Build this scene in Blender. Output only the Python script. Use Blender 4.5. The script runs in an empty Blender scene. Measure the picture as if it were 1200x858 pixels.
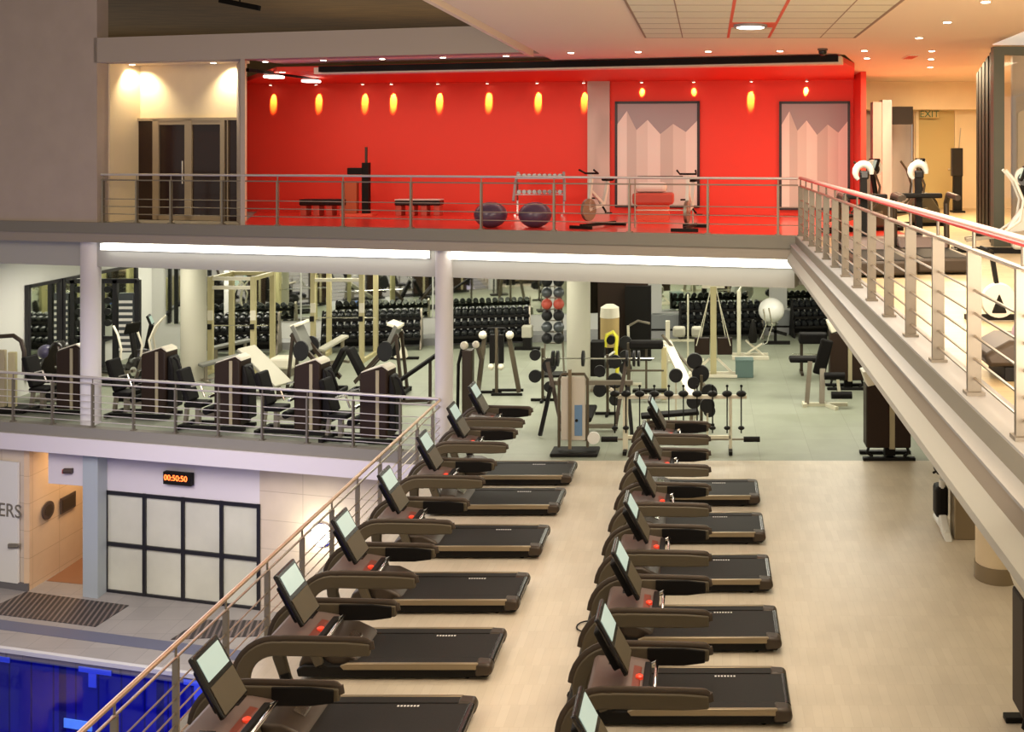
import bpy, math, random
from mathutils import Vector, Matrix
random.seed(7)
C = bpy.context.scene.collection
S = bpy.context.scene
# ------------------------------------------------------------------ camera, world, exposure, lights
F, PU, PV, EH = 1200.0, 830.0, 178.0, 5.9
cam = bpy.data.cameras.new('camera'); camo = bpy.data.objects.new('camera', cam); C.objects.link(camo)
camo.location = (0, 0, EH); camo.rotation_euler = (math.pi/2, 0, 0)
cam.sensor_fit = 'HORIZONTAL'; cam.sensor_width = 36; cam.lens = 36
cam.shift_x = -(PU-600)/1200.0; cam.shift_y = -(429-PV)/1200.0
cam.clip_start = 0.05; cam.clip_end = 200
S.camera = camo
S.view_settings.view_transform = 'Standard'; S.view_settings.look = 'None'
S.view_settings.gamma = 1; S.view_settings.use_curve_mapping = False
S.view_settings.exposure = 0.17
S.cycles.use_denoising = True
S.cycles.max_bounces = 6; S.cycles.diffuse_bounces = 4; S.cycles.glossy_bounces = 4
S.cycles.sample_clamp_indirect = 6.0
w = bpy.data.worlds.new('world'); S.world = w; w.use_nodes = True
w.node_tree.nodes['Background'].inputs[0].default_value = (1.0, .89, .76, 1)
w.node_tree.nodes['Background'].inputs[1].default_value = .42

def area(name, loc, sx, sy, power, col, rot=(0, 0, 0)):
    l = bpy.data.lights.new(name, 'AREA'); l.shape = 'RECTANGLE'; l.size = sx; l.size_y = sy
    l.energy = power; l.color = col
    o = bpy.data.objects.new(name, l); o.location = loc; o.rotation_euler = rot; C.objects.link(o)
    return o
def spot(name, loc, target, power, col, deg, blend=.5, r=.03):
    l = bpy.data.lights.new(name, 'SPOT'); l.energy = power; l.color = col
    l.spot_size = math.radians(deg); l.spot_blend = blend; l.shadow_soft_size = r
    o = bpy.data.objects.new(name, l); o.location = loc
    o.rotation_euler = (Vector(target)-Vector(loc)).to_track_quat('-Z', 'Y').to_euler(); C.objects.link(o)
    return o
WARM = (1.0, .90, .74); NEUT = (1.0, .95, .80)
# gym ceiling panels (3.4 m), void and walkway ceiling lamps (7.5 m)
for gx in (-14, -9.5, -5, -.5, 3.6):
    for gy in (23.5, 28.5):
        area('gym_lamp_light', (gx, gy + .1*abs(gx), 3.36), 2.6, 1.2, 115, NEUT)
for gx in (-8, -.8, 2.6): area('gym_lamp_light', (gx, 21.6+(2 if gx < -5 else 0), 3.36), 1.8, .8, 40, NEUT)
area('void_lamp_light', (-7.5, 11.5, 8.2), 4.0, 7, 190, WARM)
area('walkway_lamp_light', (.9, 11.2, 7.66), 4.2, 8, 560, WARM)
area('bridge_lamp_light', (4.6, 8.5, 7.66), 3.0, 8, 175, (1.0, .82, .62))
area('hall_lamp_light', (5.2, 21.5, 7.6), 2.2, 5, 560, (1.0, .78, .48))
area('studio_lamp_light', (-4.5, 22.7, 7.55), 13, 1.6, 95, (1.0, .86, .74), (0, 0, -.16))
area('underwalk_lamp_light', (4.9, 12.5, 3.8), 2.4, 9, 95, (1.0, .86, .60))
area('wall_fill_light', (-9, 7, 8.7), 5, 3, 430, (1.0, .80, .62), (math.radians(62), 0, .25))  # unseen fill added to brighten the left wall and beam
area('ceiling_fill_light', (1.5, 3.0, 5.2), 5, 3, 620, (1.0, .84, .66), (math.radians(150), 0, 0))  # upward fill added to lift the main ceiling, no fixture there
area('pool_hall_light', (-11.5, 15.5, 3.0), 7, 5, 680, (.93, .90, 1.0))

# ------------------------------------------------------------------ helpers
A = math.atan(.24)
def ey(x, off=0.0):                 # Y of the balcony edge line at X, offset behind it
    return 18.3 - .24*(x-1.6) + off/math.cos(A)
DX, DY = math.cos(A), -math.sin(A)  # along edge towards +X
NX, NY = math.sin(A), math.cos(A)   # away from viewer
def fl(u, v, z=0.0):
    y = F*(EH-z)/(v-PV); return Vector(((u-PU)*y/F, y, z))
def at(u, v, y):
    return Vector(((u-PU)*y/F, y, EH-(v-PV)*y/F))

MATS = {}
def mat(name, col, rough=.5, metal=0.0, emit=None, es=1.0, noise=None, nscale=8.0, coat=0.0, spec=None, bump=0.0, stretch=None):
    if name in MATS: return MATS[name]
    m = bpy.data.materials.new(name); m.use_nodes = True; nt = m.node_tree; b = nt.nodes['Principled BSDF']
    b.inputs['Base Color'].default_value = (*col, 1); b.inputs['Roughness'].default_value = rough
    b.inputs['Metallic'].default_value = metal; b.inputs['Coat Weight'].default_value = coat
    if spec is not None: b.inputs['Specular IOR Level'].default_value = spec
    if emit: b.inputs['Emission Color'].default_value = (*emit, 1); b.inputs['Emission Strength'].default_value = es
    if noise:
        tc = nt.nodes.new('ShaderNodeTexCoord'); n = nt.nodes.new('ShaderNodeTexNoise'); n.inputs['Scale'].default_value = nscale
        n.inputs['Detail'].default_value = 6
        if stretch:
            mp = nt.nodes.new('ShaderNodeMapping'); mp.inputs['Scale'].default_value = stretch
            nt.links.new(tc.outputs['Object'], mp.inputs[0]); nt.links.new(mp.outputs[0], n.inputs['Vector'])
        else: nt.links.new(tc.outputs['Object'], n.inputs['Vector'])
        r = nt.nodes.new('ShaderNodeValToRGB')
        r.color_ramp.elements[0].position = .3; r.color_ramp.elements[1].position = .7
        r.color_ramp.elements[0].color = (*[c*(1-noise) for c in col], 1)
        r.color_ramp.elements[1].color = (*[min(1, c*(1+noise)) for c in col], 1)
        nt.links.new(n.outputs['Fac'], r.inputs[0]); nt.links.new(r.outputs[0], b.inputs['Base Color'])
        if bump:
            bp = nt.nodes.new('ShaderNodeBump'); bp.inputs['Strength'].default_value = bump
            nt.links.new(n.outputs['Fac'], bp.inputs['Height']); nt.links.new(bp.outputs[0], b.inputs['Normal'])
    MATS[name] = m; return m
def brickmat(name, c1, c2, mortar, bw, rh, ms=.01, rough=.5, rot=(0, 0, 0), coat=0, bias=0, offset=.5):
    m = bpy.data.materials.new(name); m.use_nodes = True; nt = m.node_tree; b = nt.nodes['Principled BSDF']
    tc = nt.nodes.new('ShaderNodeTexCoord'); mp = nt.nodes.new('ShaderNodeMapping'); mp.inputs['Rotation'].default_value = rot
    br = nt.nodes.new('ShaderNodeTexBrick'); br.inputs['Scale'].default_value = 1
    br.inputs['Color1'].default_value = (*c1, 1); br.inputs['Color2'].default_value = (*c2, 1); br.inputs['Mortar'].default_value = (*mortar, 1)
    br.inputs['Brick Width'].default_value = bw; br.inputs['Row Height'].default_value = rh; br.inputs['Mortar Size'].default_value = ms
    br.inputs['Bias'].default_value = bias; br.offset = offset
    n = nt.nodes.new('ShaderNodeTexNoise'); n.inputs['Scale'].default_value = 1.7; n.inputs['Detail'].default_value = 4
    mx = nt.nodes.new('ShaderNodeMix'); mx.data_type = 'RGBA'; mx.blend_type = 'MULTIPLY'; mx.inputs[0].default_value = .35
    nt.links.new(tc.outputs['Object'], mp.inputs[0]); nt.links.new(mp.outputs[0], br.inputs[0]); nt.links.new(tc.outputs['Object'], n.inputs['Vector'])
    rp = nt.nodes.new('ShaderNodeValToRGB'); rp.color_ramp.elements[0].color = (.72, .72, .72, 1); rp.color_ramp.elements[0].position = .3
    rp.color_ramp.elements[1].position = .65
    nt.links.new(n.outputs['Fac'], rp.inputs[0])
    nt.links.new(br.outputs['Color'], mx.inputs[6]); nt.links.new(rp.outputs[0], mx.inputs[7]); nt.links.new(mx.outputs[2], b.inputs['Base Color'])
    b.inputs['Roughness'].default_value = rough; b.inputs['Coat Weight'].default_value = coat; b.inputs['Coat Roughness'].default_value = .25
    MATS[name] = m; return m

SPLIT = {'crossbar', 'post', 'mast', 'leg', 'support', 'rail', 'skid', 'foot', 'cushion', 'panel', 'roller', 'pulley', 'curved_bar', 'lever', 'foot_rest', 'pedal'}
class MB:
    def __init__(s): s.v = []; s.f = []; s.st = []
    def add(s, vs, fs):
        s.st.append((len(s.v), len(s.f))); o = len(s.v); s.v += [tuple(p) for p in vs]; s.f += [tuple(i+o for i in f) for f in fs]; return s
    def box(s, c, d, R=None):
        hx, hy, hz = d[0]/2, d[1]/2, d[2]/2; c = Vector(c)
        vs = [Vector((x, y, z)) for x in (-hx, hx) for y in (-hy, hy) for z in (-hz, hz)]
        if R: vs = [R @ p for p in vs]
        return s.add([p+c for p in vs], [(0, 1, 3, 2), (4, 6, 7, 5), (0, 4, 5, 1), (2, 3, 7, 6), (0, 2, 6, 4), (1, 5, 7, 3)])
    def bb(s, x0, x1, y0, y1, z0, z1):
        return s.box(((x0+x1)/2, (y0+y1)/2, (z0+z1)/2), (x1-x0, y1-y0, z1-z0))
    def tube(s, pts, r, n=8, cap=True, sq=None):
        pts = [Vector(p) for p in pts]; rings = []; up = None
        rr = r if isinstance(r, (list, tuple)) else [r]*len(pts)
        for i, p in enumerate(pts):
            d = (pts[min(i+1, len(pts)-1)]-pts[max(i-1, 0)]).normalized()
            if up is None: up = Vector((0, 0, 1)) if abs(d.z) < .9 else Vector((0, 1, 0))
            a = d.cross(up).normalized(); b = a.cross(d).normalized(); up = b
            ring = []
            for k in range(n):
                t = 2*math.pi*(k+.5)/n
                q = (math.cos(t), math.sin(t))
                if sq: q = (sq[0]*math.copysign(1, q[0]), sq[1]*math.copysign(1, q[1])) if n == 4 else (q[0]*sq[0], q[1]*sq[1])
                ring.append(p + (a*q[0]+b*q[1])*(1 if sq else rr[i]))
            rings.append(ring)
        vs = [q for rg in rings for q in rg]; fs = []
        for i in range(len(rings)-1):
            for k in range(n):
                fs.append((i*n+k, i*n+(k+1) % n, (i+1)*n+(k+1) % n, (i+1)*n+k))
        if cap: fs.append(tuple(range(n-1, -1, -1))); fs.append(tuple((len(rings)-1)*n+k for k in range(n)))
        return s.add(vs, fs)
    def bar(s, a, b, w=.05, h=None):
        return s.tube([a, b], 1, 4, True, (w/2, (h or w)/2))
    def lathe(s, prof, c=(0, 0, 0), n=20, ax='z'):
        vs = []; fs = []; c = Vector(c)
        for (r, z) in prof:
            for k in range(n):
                t = 2*math.pi*k/n
                p = (r*math.cos(t), r*math.sin(t), z)
                if ax == 'x': p = (p[2], p[0], p[1])
                if ax == 'y': p = (p[1], p[2], p[0])
                vs.append(c+Vector(p))
        for i in range(len(prof)-1):
            for k in range(n):
                fs.append((i*n+k, i*n+(k+1) % n, (i+1)*n+(k+1) % n, (i+1)*n+k))
        fs.append(tuple(range(n-1, -1, -1))); fs.append(tuple((len(prof)-1)*n+k for k in range(n)))
        return s.add(vs, fs)
    def ball(s, c, r, n=16, sc=(1, 1, 1)):
        prof = [(max(.001, math.sin(math.pi*i/(n//2+2)))*r, -math.cos(math.pi*i/(n//2+2))*r) for i in range(n//2+3)]
        m = MB(); m.lathe(prof, (0, 0, 0), n)
        return s.add([(p[0]*sc[0]+c[0], p[1]*sc[1]+c[1], p[2]*sc[2]+c[2]) for p in m.v], m.f)
    def prism(s, poly, y0, y1, plane='xz'):
        n = len(poly)
        if plane == 'xz': vs = [(p[0], y0, p[1]) for p in poly]+[(p[0], y1, p[1]) for p in poly]
        elif plane == 'xy': vs = [(p[0], p[1], y0) for p in poly]+[(p[0], p[1], y1) for p in poly]
        else: vs = [(y0, p[0], p[1]) for p in poly]+[(y1, p[0], p[1]) for p in poly]
        fs = [(i, (i+1) % n, n+(i+1) % n, n+i) for i in range(n)]+[tuple(range(n-1, -1, -1)), tuple(range(n, 2*n))]
        return s.add(vs, fs)
    def build(s, name, m, parent=None, bev=0.0, smooth=True, label=None, seg=2, loc=None):
        if name in SPLIT and parent and len(s.st) > 1:
            cuts = s.st+[(len(s.v), len(s.f))]; subs = []
            for i in range(len(s.st)):
                (v0, f0), (v1, f1) = cuts[i], cuts[i+1]; m2 = MB(); m2.add(s.v[v0:v1], [tuple(q-v0 for q in f) for f in s.f[f0:f1]]); subs.append(m2)
            bbx = [([min(p[k] for p in m2.v) for k in range(3)], [max(p[k] for p in m2.v) for k in range(3)]) for m2 in subs]
            if all(any(bbx[i][0][k] > bbx[j][1][k]+.01 or bbx[j][0][k] > bbx[i][1][k]+.01 for k in range(3)) for i in range(len(subs)) for j in range(i)):
                return [m2.build(name, m, parent, bev, smooth, label, seg, loc) for m2 in subs][0]
        me = bpy.data.meshes.new(name); me.from_pydata(s.v, [], s.f); me.validate()
        import bmesh
        bm = bmesh.new(); bm.from_mesh(me); bmesh.ops.recalc_face_normals(bm, faces=bm.faces); bm.to_mesh(me); bm.free()
        me.materials.append(m if not isinstance(m, str) else MATS[m])
        o = bpy.data.objects.new(name, me); C.objects.link(o)
        if parent: o.parent = parent
        if loc is not None: o.location = loc
        if bev:
            md = o.modifiers.new('bevel', 'BEVEL'); md.width = bev; md.segments = seg; md.limit_method = 'ANGLE'
        if smooth and len(s.f) > 6:
            me.shade_smooth(); me.set_sharp_from_angle(angle=math.radians(38))
        if label: o['label'] = label
        return o
def thing(name, label, cat, loc=(0, 0, 0), rz=0, group=None):
    o = bpy.data.objects.new(name, None); C.objects.link(o); o.empty_display_size = .2
    o.location = loc; o.rotation_euler = (0, 0, rz); o['label'] = label; o['category'] = cat
    if group: o['group'] = group
    return o
def tag(o, label, cat, group=None):
    o['label'] = label; o['category'] = cat
    if group: o['group'] = group
    return o
KIDS = {}
def dup(root, loc, rz, label, group=None):
    kids = [c for c in ALLK(root)]
    r = root.copy(); C.objects.link(r); r.location = loc; r.rotation_euler = (0, 0, rz); r['label'] = label
    if group: r['group'] = group
    for ch in kids:
        c = ch.copy(); C.objects.link(c); c.parent = r
        for g in ALLK(ch):
            d = g.copy(); C.objects.link(d); d.parent = c
    return r
def ALLK(o): return [c for c in bpy.data.objects if c.parent == o]
def st(name, mb, m, bev=0.0, smooth=False, parent=None, label=None):
    o = mb.build(name, m, parent, bev, smooth)
    if not parent: o['kind'] = 'structure'
    if label: o['label'] = label
    return o
def text(name, s, size, loc, rot, m, parent=None, ext=.004, align='CENTER'):
    c = bpy.data.curves.new(name, 'FONT'); c.body = s; c.size = size; c.extrude = ext; c.align_x = align; c.align_y = 'CENTER'
    c.materials.append(MATS[m]); o = bpy.data.objects.new(name, c); C.objects.link(o)
    bpy.context.view_layer.update()
    me = bpy.data.meshes.new_from_object(o.evaluated_get(bpy.context.evaluated_depsgraph_get()))
    mo = bpy.data.objects.new(name, me); C.objects.link(mo); mo.location = loc; mo.rotation_euler = rot
    bpy.data.objects.remove(o)
    if parent: mo.parent = parent
    return mo

# ------------------------------------------------------------------ materials
mat('wall_beige', (.42, .345, .285), .85, noise=.04, nscale=2)
mat('wall_white', (.64, .64, .60), .8)
mat('wall_lilac', (.62, .57, .58), .8)
mat('cream', (.78, .64, .42), .75, noise=.03, nscale=2)
mat('yellow_cream', (.52, .40, .17), .7)
mat('beam_grey', (.40, .34, .28), .85)
mat('brown_ceiling', (.17, .105, .032), .7, noise=.25, nscale=1.2, stretch=(1, 6, 1))
mat('ceiling_paint', (.84, .68, .52), .85)
mat('ceiling_tile_line', (.30, .20, .14), .8)
mat('red', (.80, .055, .030), .6)
mat('red_floor', (.78, .050, .030), .28, coat=.2)
mat('red_line', (.75, .12, .06), .6)
mat('slab_grey', (.20, .185, .15), .7)
mat('slab_tan', (.31, .27, .22), .75)
mat('slab_cream', (.42, .415, .375), .75)
mat('slab_white', (.30, .30, .30), .6)
mat('strip_glow', (1, .97, .85), .5, emit=(1, .97, .86), es=3.2)
mat('column_paint', (.62, .59, .58), .6)
mat('column_cream', (.43, .415, .33), .6)
mat('steel', (.44, .37, .30), .30, .9)
mat('post_steel', (.20, .175, .14), .45, .6)
mat('rail_steel', (.60, .55, .52), .4, .5)
mat('steel_dull', (.30, .265, .21), .42, .8)
mat('chrome', (.85, .84, .80), .14, 1)
mat('copper_steel', (.66, .47, .34), .38, .8)
mat('bronze', (.048, .033, .021), .42, .3)
mat('bronze_light', (.29, .23, .145), .36, .5)
mat('mauve_plastic', (.15, .105, .088), .45, .1)
mat('belt', (.016, .0135, .011), .65, spec=.3, noise=.15, nscale=60)
mat('black', (.006, .005, .004), .55, spec=.2)
mat('black_gloss', (.010, .008, .007), .22)
mat('black_pad', (.006, .005, .0045), .65, spec=.15)
mat('olive_panel', (.085, .068, .042), .5, spec=.35)
mat('display', (.25, .30, .27), .2, emit=(.62, .80, .70), es=.42)
mat('display_dim', (.3, .4, .34), .2, emit=(.35, .46, .40), es=.5)
mat('red_button', (.8, .05, .02), .4, emit=(.9, .06, .02), es=.4)
mat('strip_red', (.16, .035, .02), .4)
mat('white_mark', (.75, .72, .68), .5)
mat('brown_tower', (.022, .011, .006), .5, spec=.25)
mat('pale_stripe', (.36, .31, .19), .5)
mat('cap_cream', (.74, .69, .55), .5)
mat('gold_frame', (.52, .46, .25), .45, .2)
mat('cream_frame', (.66, .63, .48), .45, .1)
mat('mirror', (.80, .84, .76), .03, 1)
mat('gum', (.014, .014, .015), .5, spec=.3)
mat('head_grey', (.10, .11, .12), .3, .5)
mat('teal', (.10, .16, .145), .5)
mat('yellow', (.75, .70, .05), .45)
mat('tan_vinyl', (.42, .30, .12), .5)
mat('purple_ball', (.085, .055, .10), .3)
mat('white_ball', (.85, .84, .78), .35)
mat('white_plastic', (.72, .72, .66), .35)
mat('blue_label', (.12, .22, .36), .5)
mat('blue_cloth', (.05, .15, .55), .7)
mat('dark_glass', (.020, .006, .004), .15)
mat('alu_frame', (.42, .33, .22), .4, .4)
mat('louver', (.006, .004, .003), .6, spec=.15)
mat('green_frame', (.10, .11, .09), .4, .2)
mat('black_frame', (.010, .009, .012), .4)
mat('frost', (.56, .55, .44), .25, noise=.10, nscale=1.1)
mat('door_white', (.66, .64, .58), .5)
mat('deck_tile', (.20, .185, .17), .6)
mat('pillar_blue', (.36, .40, .42), .6)
mat('orange_wall', (.78, .50, .28), .7)
mat('brown_floor', (.22, .10, .045), .5)
mat('channel', (.10, .105, .15), .5)
mat('coping', (.48, .47, .46), .5)
mat('skirting', (.12, .11, .11), .6)
mat('lamp_glow', (1, .9, .75), .4, emit=(1, .88, .68), es=14)
mat('lamp_soft', (1, .95, .85), .4, emit=(1, .94, .82), es=6)
mat('pool_lamp', (1, 1, .9), .4, emit=(1, 1, .82), es=5)
mat('clock_red', (1, .15, .03), .4, emit=(1, .16, .03), es=3.0)
mat('sign_green', (.03, .10, .04), .5)
mat('sign_red', (.5, .04, .02), .5)
mat('plaque', (.06, .04, .03), .4)
mat('bar_red', (.62, .43, .38), .35, .5)
mat('rail_red_reflection', (.50, .03, .03), .4)
mat('stool_red', (.5, .08, .05), .5)
mat('pool_tile_light', (.15, .22, .95), .4)
MATS_POOL = 1
mat('pool_tile_pale', (.25, .55, .85), .4, emit=(.2, .5, .9), es=.35)
brickmat('wood_floor', (.66, .575, .445), (.615, .53, .405), (.56, .48, .36), .10, .42, .002, rough=.42, coat=.15, offset=.37)
brickmat('rubber_floor', (.29, .31, .235), (.265, .285, .212), (.235, .25, .185), 1.0, 1.0, .008, rough=.5, coat=.08, offset=0)
brickmat('upper_wood', (.62, .50, .30), (.54, .42, .25), (.45, .34, .2), 1.8, .14, .004, rough=.35, coat=.15)
brickmat('pool_tile', (.006, .008, .30), (.005, .007, .24), (.002, .003, .10), .5, .5, .02, rough=.3, offset=0)
brickmat('tile_tan', (.60, .50, .38), (.57, .47, .36), (.42, .34, .26), 1.2, .6, .008, rough=.5, rot=(math.pi/2, 0, 0), offset=0)
brickmat('tile_orange', (.66, .47, .29), (.63, .44, .27), (.5, .34, .2), .9, .6, .008, rough=.5, rot=(math.pi/2, math.pi/2, 0), offset=0)
brickmat('deck_paver', (.30, .275, .25), (.26, .24, .22), (.2, .185, .17), .6, .6, .006, rough=.45, offset=0)
brickmat('grating', (.15, .115, .10), (.12, .09, .08), (.03, .024, .022), 40, .11, .035, rough=.6, rot=(0, 0, math.radians(75)))
def mural(name, base, dark, sc):
    m = bpy.data.materials.new(name); m.use_nodes = True; nt = m.node_tree; b = nt.nodes['Principled BSDF']
    tc = nt.nodes.new('ShaderNodeTexCoord'); mp = nt.nodes.new('ShaderNodeMapping'); mp.inputs['Scale'].default_value = (sc, sc, sc*.35)
    v = nt.nodes.new('ShaderNodeTexVoronoi'); v.feature = 'F1'; v.distance = 'CHEBYCHEV'; v.inputs['Scale'].default_value = 1
    r = nt.nodes.new('ShaderNodeValToRGB'); e = r.color_ramp.elements
    e[0].position = .0; e[0].color = (*base, 1); e[1].position = .9; e[1].color = (*dark, 1)
    nt.links.new(tc.outputs['Object'], mp.inputs[0]); nt.links.new(mp.outputs[0], v.inputs['Vector'])
    nt.links.new(v.outputs['Distance'], r.inputs[0]); nt.links.new(r.outputs[0], b.inputs['Base Color'])
    b.inputs['Roughness'].default_value = .35; MATS[name] = m
mural('mural_pale', (.72, .68, .60), (.30, .27, .25), 1.3)
mat('mural_grey', (.34, .36, .38), .4); mat('mural_a', (.80, .84, .78), .4); mat('mural_b', (.58, .60, .55), .4); mat('mural_c', (.70, .73, .67), .4)
mural('mural_lilac', (.62, .55, .52), (.24, .19, .20), 1.1)
# water: clear tinted glass-like sheet
def water():
    m = bpy.data.materials.new('water'); m.use_nodes = True; nt = m.node_tree; b = nt.nodes['Principled BSDF']
    nt.nodes.remove(b); n = nt.nodes.new('ShaderNodeTexNoise'); n.inputs['Scale'].default_value = 2.5; bp = nt.nodes.new('ShaderNodeBump'); bp.inputs['Strength'].default_value = .10
    tc = nt.nodes.new('ShaderNodeTexCoord'); nt.links.new(tc.outputs['Object'], n.inputs['Vector']); nt.links.new(n.outputs['Fac'], bp.inputs['Height'])
    t = nt.nodes.new('ShaderNodeBsdfTransparent'); t.inputs[0].default_value = (.55, .65, 1, 1)
    g = nt.nodes.new('ShaderNodeBsdfGlossy'); g.inputs['Roughness'].default_value = .05; g.inputs[0].default_value = (.35, .38, .55, 1); nt.links.new(bp.outputs[0], g.inputs['Normal'])
    fr = nt.nodes.new('ShaderNodeFresnel'); fr.inputs[0].default_value = 1.33; nt.links.new(bp.outputs[0], fr.inputs['Normal'])
    mx = nt.nodes.new('ShaderNodeMixShader'); out = nt.nodes['Material Output']
    nt.links.new(fr.outputs[0], mx.inputs[0]); nt.links.new(t.outputs[0], mx.inputs[1]); nt.links.new(g.outputs[0], mx.inputs[2]); nt.links.new(mx.outputs[0], out.inputs[0])
    MATS['water'] = m
water()

# ------------------------------------------------------------------ SETTING: gym level
def poly(name, pts, z0, z1, m):
    return st(name, MB().prism(pts, z0, z1, 'xy'), m)
FB = 19.56
poly('floor_wood', [(-5.25, 1.0), (9.5, 1.0), (9.5, FB), (-5.25, FB)], -.25, 0, 'wood_floor')
poly('floor_rubber', [(-5.25, FB), (9.5, FB), (9.5, 34.6), (2, 34.4), (-18, 31), (-18, ey(-18)), (-5.25, ey(-5.25, 0))], -.25, 0, 'rubber_floor')
# lower balcony fascia: grey lip, lilac face
def edge_box(x0, x1, o0, o1, z0, z1):   # box along the balcony line, offsets measured away from viewer
    p = []
    for (x, o) in ((x0, o0), (x1, o0), (x1, o1), (x0, o1)):
        t = (x-1.6)/DX; p.append((1.6+t*DX+NX*o, 18.3+t*DY+NY*o))
    return MB().prism(p, z0, z1, 'xy')
st('trim_1', edge_box(-20, -5.35, -.06, .12, -.21, .02), 'slab_grey')
st('trim_2', edge_box(-20, -5.35, -.10, .12, -.56, -.21), 'wall_lilac')
st('trim_3', MB().bb(-5.45, -5.25, 1, 19.85, -.56, .03), 'slab_grey')
# upper slab
poly('floor_upper', [(1.6, 18.3), (1.6, -1), (10, -1), (10, 32), (-13.5, 32), (-13.5, ey(-13.5))], 3.98, 4.385, 'slab_tan')
poly('floor_studio', [(1.6-.02, 18.34), (3.6, 17.8), (3.6, 26.2), (-12.0, 27.5), (-9.6, ey(-9.6, .05))], 4.386, 4.394, 'red_floor')
poly('floor_walkway', [(1.78, -1), (10, -1), (10, 28), (3.62, 28), (3.62, 17.85), (1.78, 18.25)], 4.386, 4.396, 'upper_wood')
st('trim_4', edge_box(-22, 1.58, -.05, .1, 4.17, 4.40), 'slab_grey')
st('trim_5', edge_box(-22, 1.58, -.01, .1, 3.97, 4.17), 'slab_tan')
st('trim_6', edge_box(-22, 1.5, .30, .8, 3.42, 3.98), 'slab_cream')
# walkway edge profile (extruded along Y)
prof = [(1.555, 4.40), (1.555, 4.244), (1.472, 4.244), (1.472, 4.10), (1.41, 3.99), (1.47, 3.90), (1.47, 3.60), (1.8, 3.60), (1.8, 4.40)]
st('trim_7', MB().prism([(1.555, 4.405), (1.80, 4.405), (1.80, 4.15), (1.555, 4.25)], -1, 18.28), 'slab_white')
st('trim_8', MB().prism([(1.553, 4.39), (1.60, 4.39), (1.60, 4.26), (1.553, 4.26)], -1, 18.26), 'slab_grey')
st('trim_9', MB().prism([(1.472, 4.244), (1.6, 4.244), (1.6, 4.10), (1.472, 4.10)], -1, 18.30), 'slab_tan')
st('trim_10', MB().prism([(1.45, 4.262), (1.58, 4.262), (1.58, 4.244), (1.45, 4.244)], -1, 18.32), 'slab_white')
st('trim_11', MB().prism([(1.472, 4.10), (1.41, 3.985), (1.41, 3.93), (1.9, 3.93), (1.9, 4.10)], -1, 18.34), 'slab_cream')
# gym ceiling
poly('ceiling_gym', [(-18, ey(-18, .8)), (1.5, ey(1.5, .8)), (9.5, 18), (9.5, 34.6), (-18, 34)], 3.42, 3.5, 'wall_white')
# walls at gym level
bw = lambda x: 33.0+.17*(x+2.2)
def wallseg(name, a, b, z0, z1, m, t=.15, side=1):
    a = Vector(a); b = Vector(b); d = (b-a).normalized(); n = Vector((-d.y, d.x))*t*side
    return st(name, MB().prism([tuple(a), tuple(b), tuple(b+n), tuple(a+n)], z0, z1, 'xy'), m)
wallseg('wall_back', (-18, bw(-18)), (9.5, bw(9.5)), 0, 3.42, 'wall_white')
wallseg('wall_left', (-16.6, 22.5), (-16.6, bw(-16.6)), 0, 3.42, 'wall_white')
wallseg('wall_right', (9.5, 1), (9.5, 34.6), 0, 7.6, 'cream', side=-1)
# white plinth in front of back wall
wallseg('baseboard_back', (-14.6, bw(-14.6)-.75), (9.4, bw(9.4)-.75), 0, .22, 'slab_white', .74)
# mirrors on the back wall
for i, (x0, x1) in enumerate([(-16.2, -14.6), (-14.45, -12.45), (-12.4, -8.6), (-8.55, -5.0), (-4.9, -2.9), (-1.5, 2.0), (2.6, 6.2)]):
    m_ = wallseg('window_%d' % (i+1), (x0, bw(x0)-.03), (x1, bw(x1)-.03), .75, 3.1, 'mirror', .025)
    m_['label'] = 'wall mirror behind the dumbbell racks'
# left wall mirrors in dark frames
for i, (y0, y1) in enumerate([(24.9, 26.1), (26.25, 27.5), (27.7, 29.6)]):
    st('window_%d' % (i+12), MB().bb(-16.57, -16.54, y0, y1, .75, 2.60), 'mirror', label='black framed mirror on the side wall')
    fr = MB()
    for yy in (y0, y1): fr.bb(-16.58, -16.50, yy-.05, yy+.05, .35, 2.66)
    fr.bb(-16.58, -16.50, y0, y1, .70, .78); fr.bb(-16.58, -16.50, y0, y1, 2.58, 2.66)
    st('trim_%d' % (30+i), fr, 'black_frame')
# dark partition by the round column
st('wall_partition', MB().bb(-3.15, -1.72, 29.2, 29.35, 0, 3.4), 'brown_tower')
st('wall_partition', MB().bb(-2.35, -1.62, 28.9, 29.15, 0, 2.1), 'black')

# columns
def column(u, y, r, z0, z1, m, name='column'):
    x = (u-PU)*y/F
    return st(name, MB().lathe([(r, z0), (r, z1)], (x, y, 0), 36), m, smooth=True)
column(520.5, 20.25, .175, 0, 3.99, 'column_paint')
column(106.5, 22.25, .20, 0, 3.99, 'column_paint')
column(227, 26.5, .31, 0, 3.42, 'column_cream')
column(678, 25.2, .29, 0, 3.42, 'column_cream')
column(24, 25.6, .29, 0, 3.42, 'wall_white')
c_ = column(1168, 14.2, .29, 0, 3.98, 'cream'); 
st('baseboard_column', MB().lathe([(.305, 0), (.305, .22)], (338*14.2/1200, 14.2, 0), 36), 'bronze_light', smooth=True)
# cove light strips under the balcony edge
for (x0, x1, lb) in ((-13.05, -5.58, 'long glowing white light strip under the balcony, left of the middle column'), (-5.1, 1.5, 'long glowing white light strip under the balcony, right of the middle column')):
    t = thing('linear_light', lb, 'light strip', (0, 0, 0), 0, None)
    edge_box(x0, x1, .12, .27, 3.80, 3.94).build('diffuser', 'strip_glow', t, smooth=False)
    edge_box(x0, x1, .27, .30, 3.78, 3.96).build('housing', 'slab_white', t, smooth=False)

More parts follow.
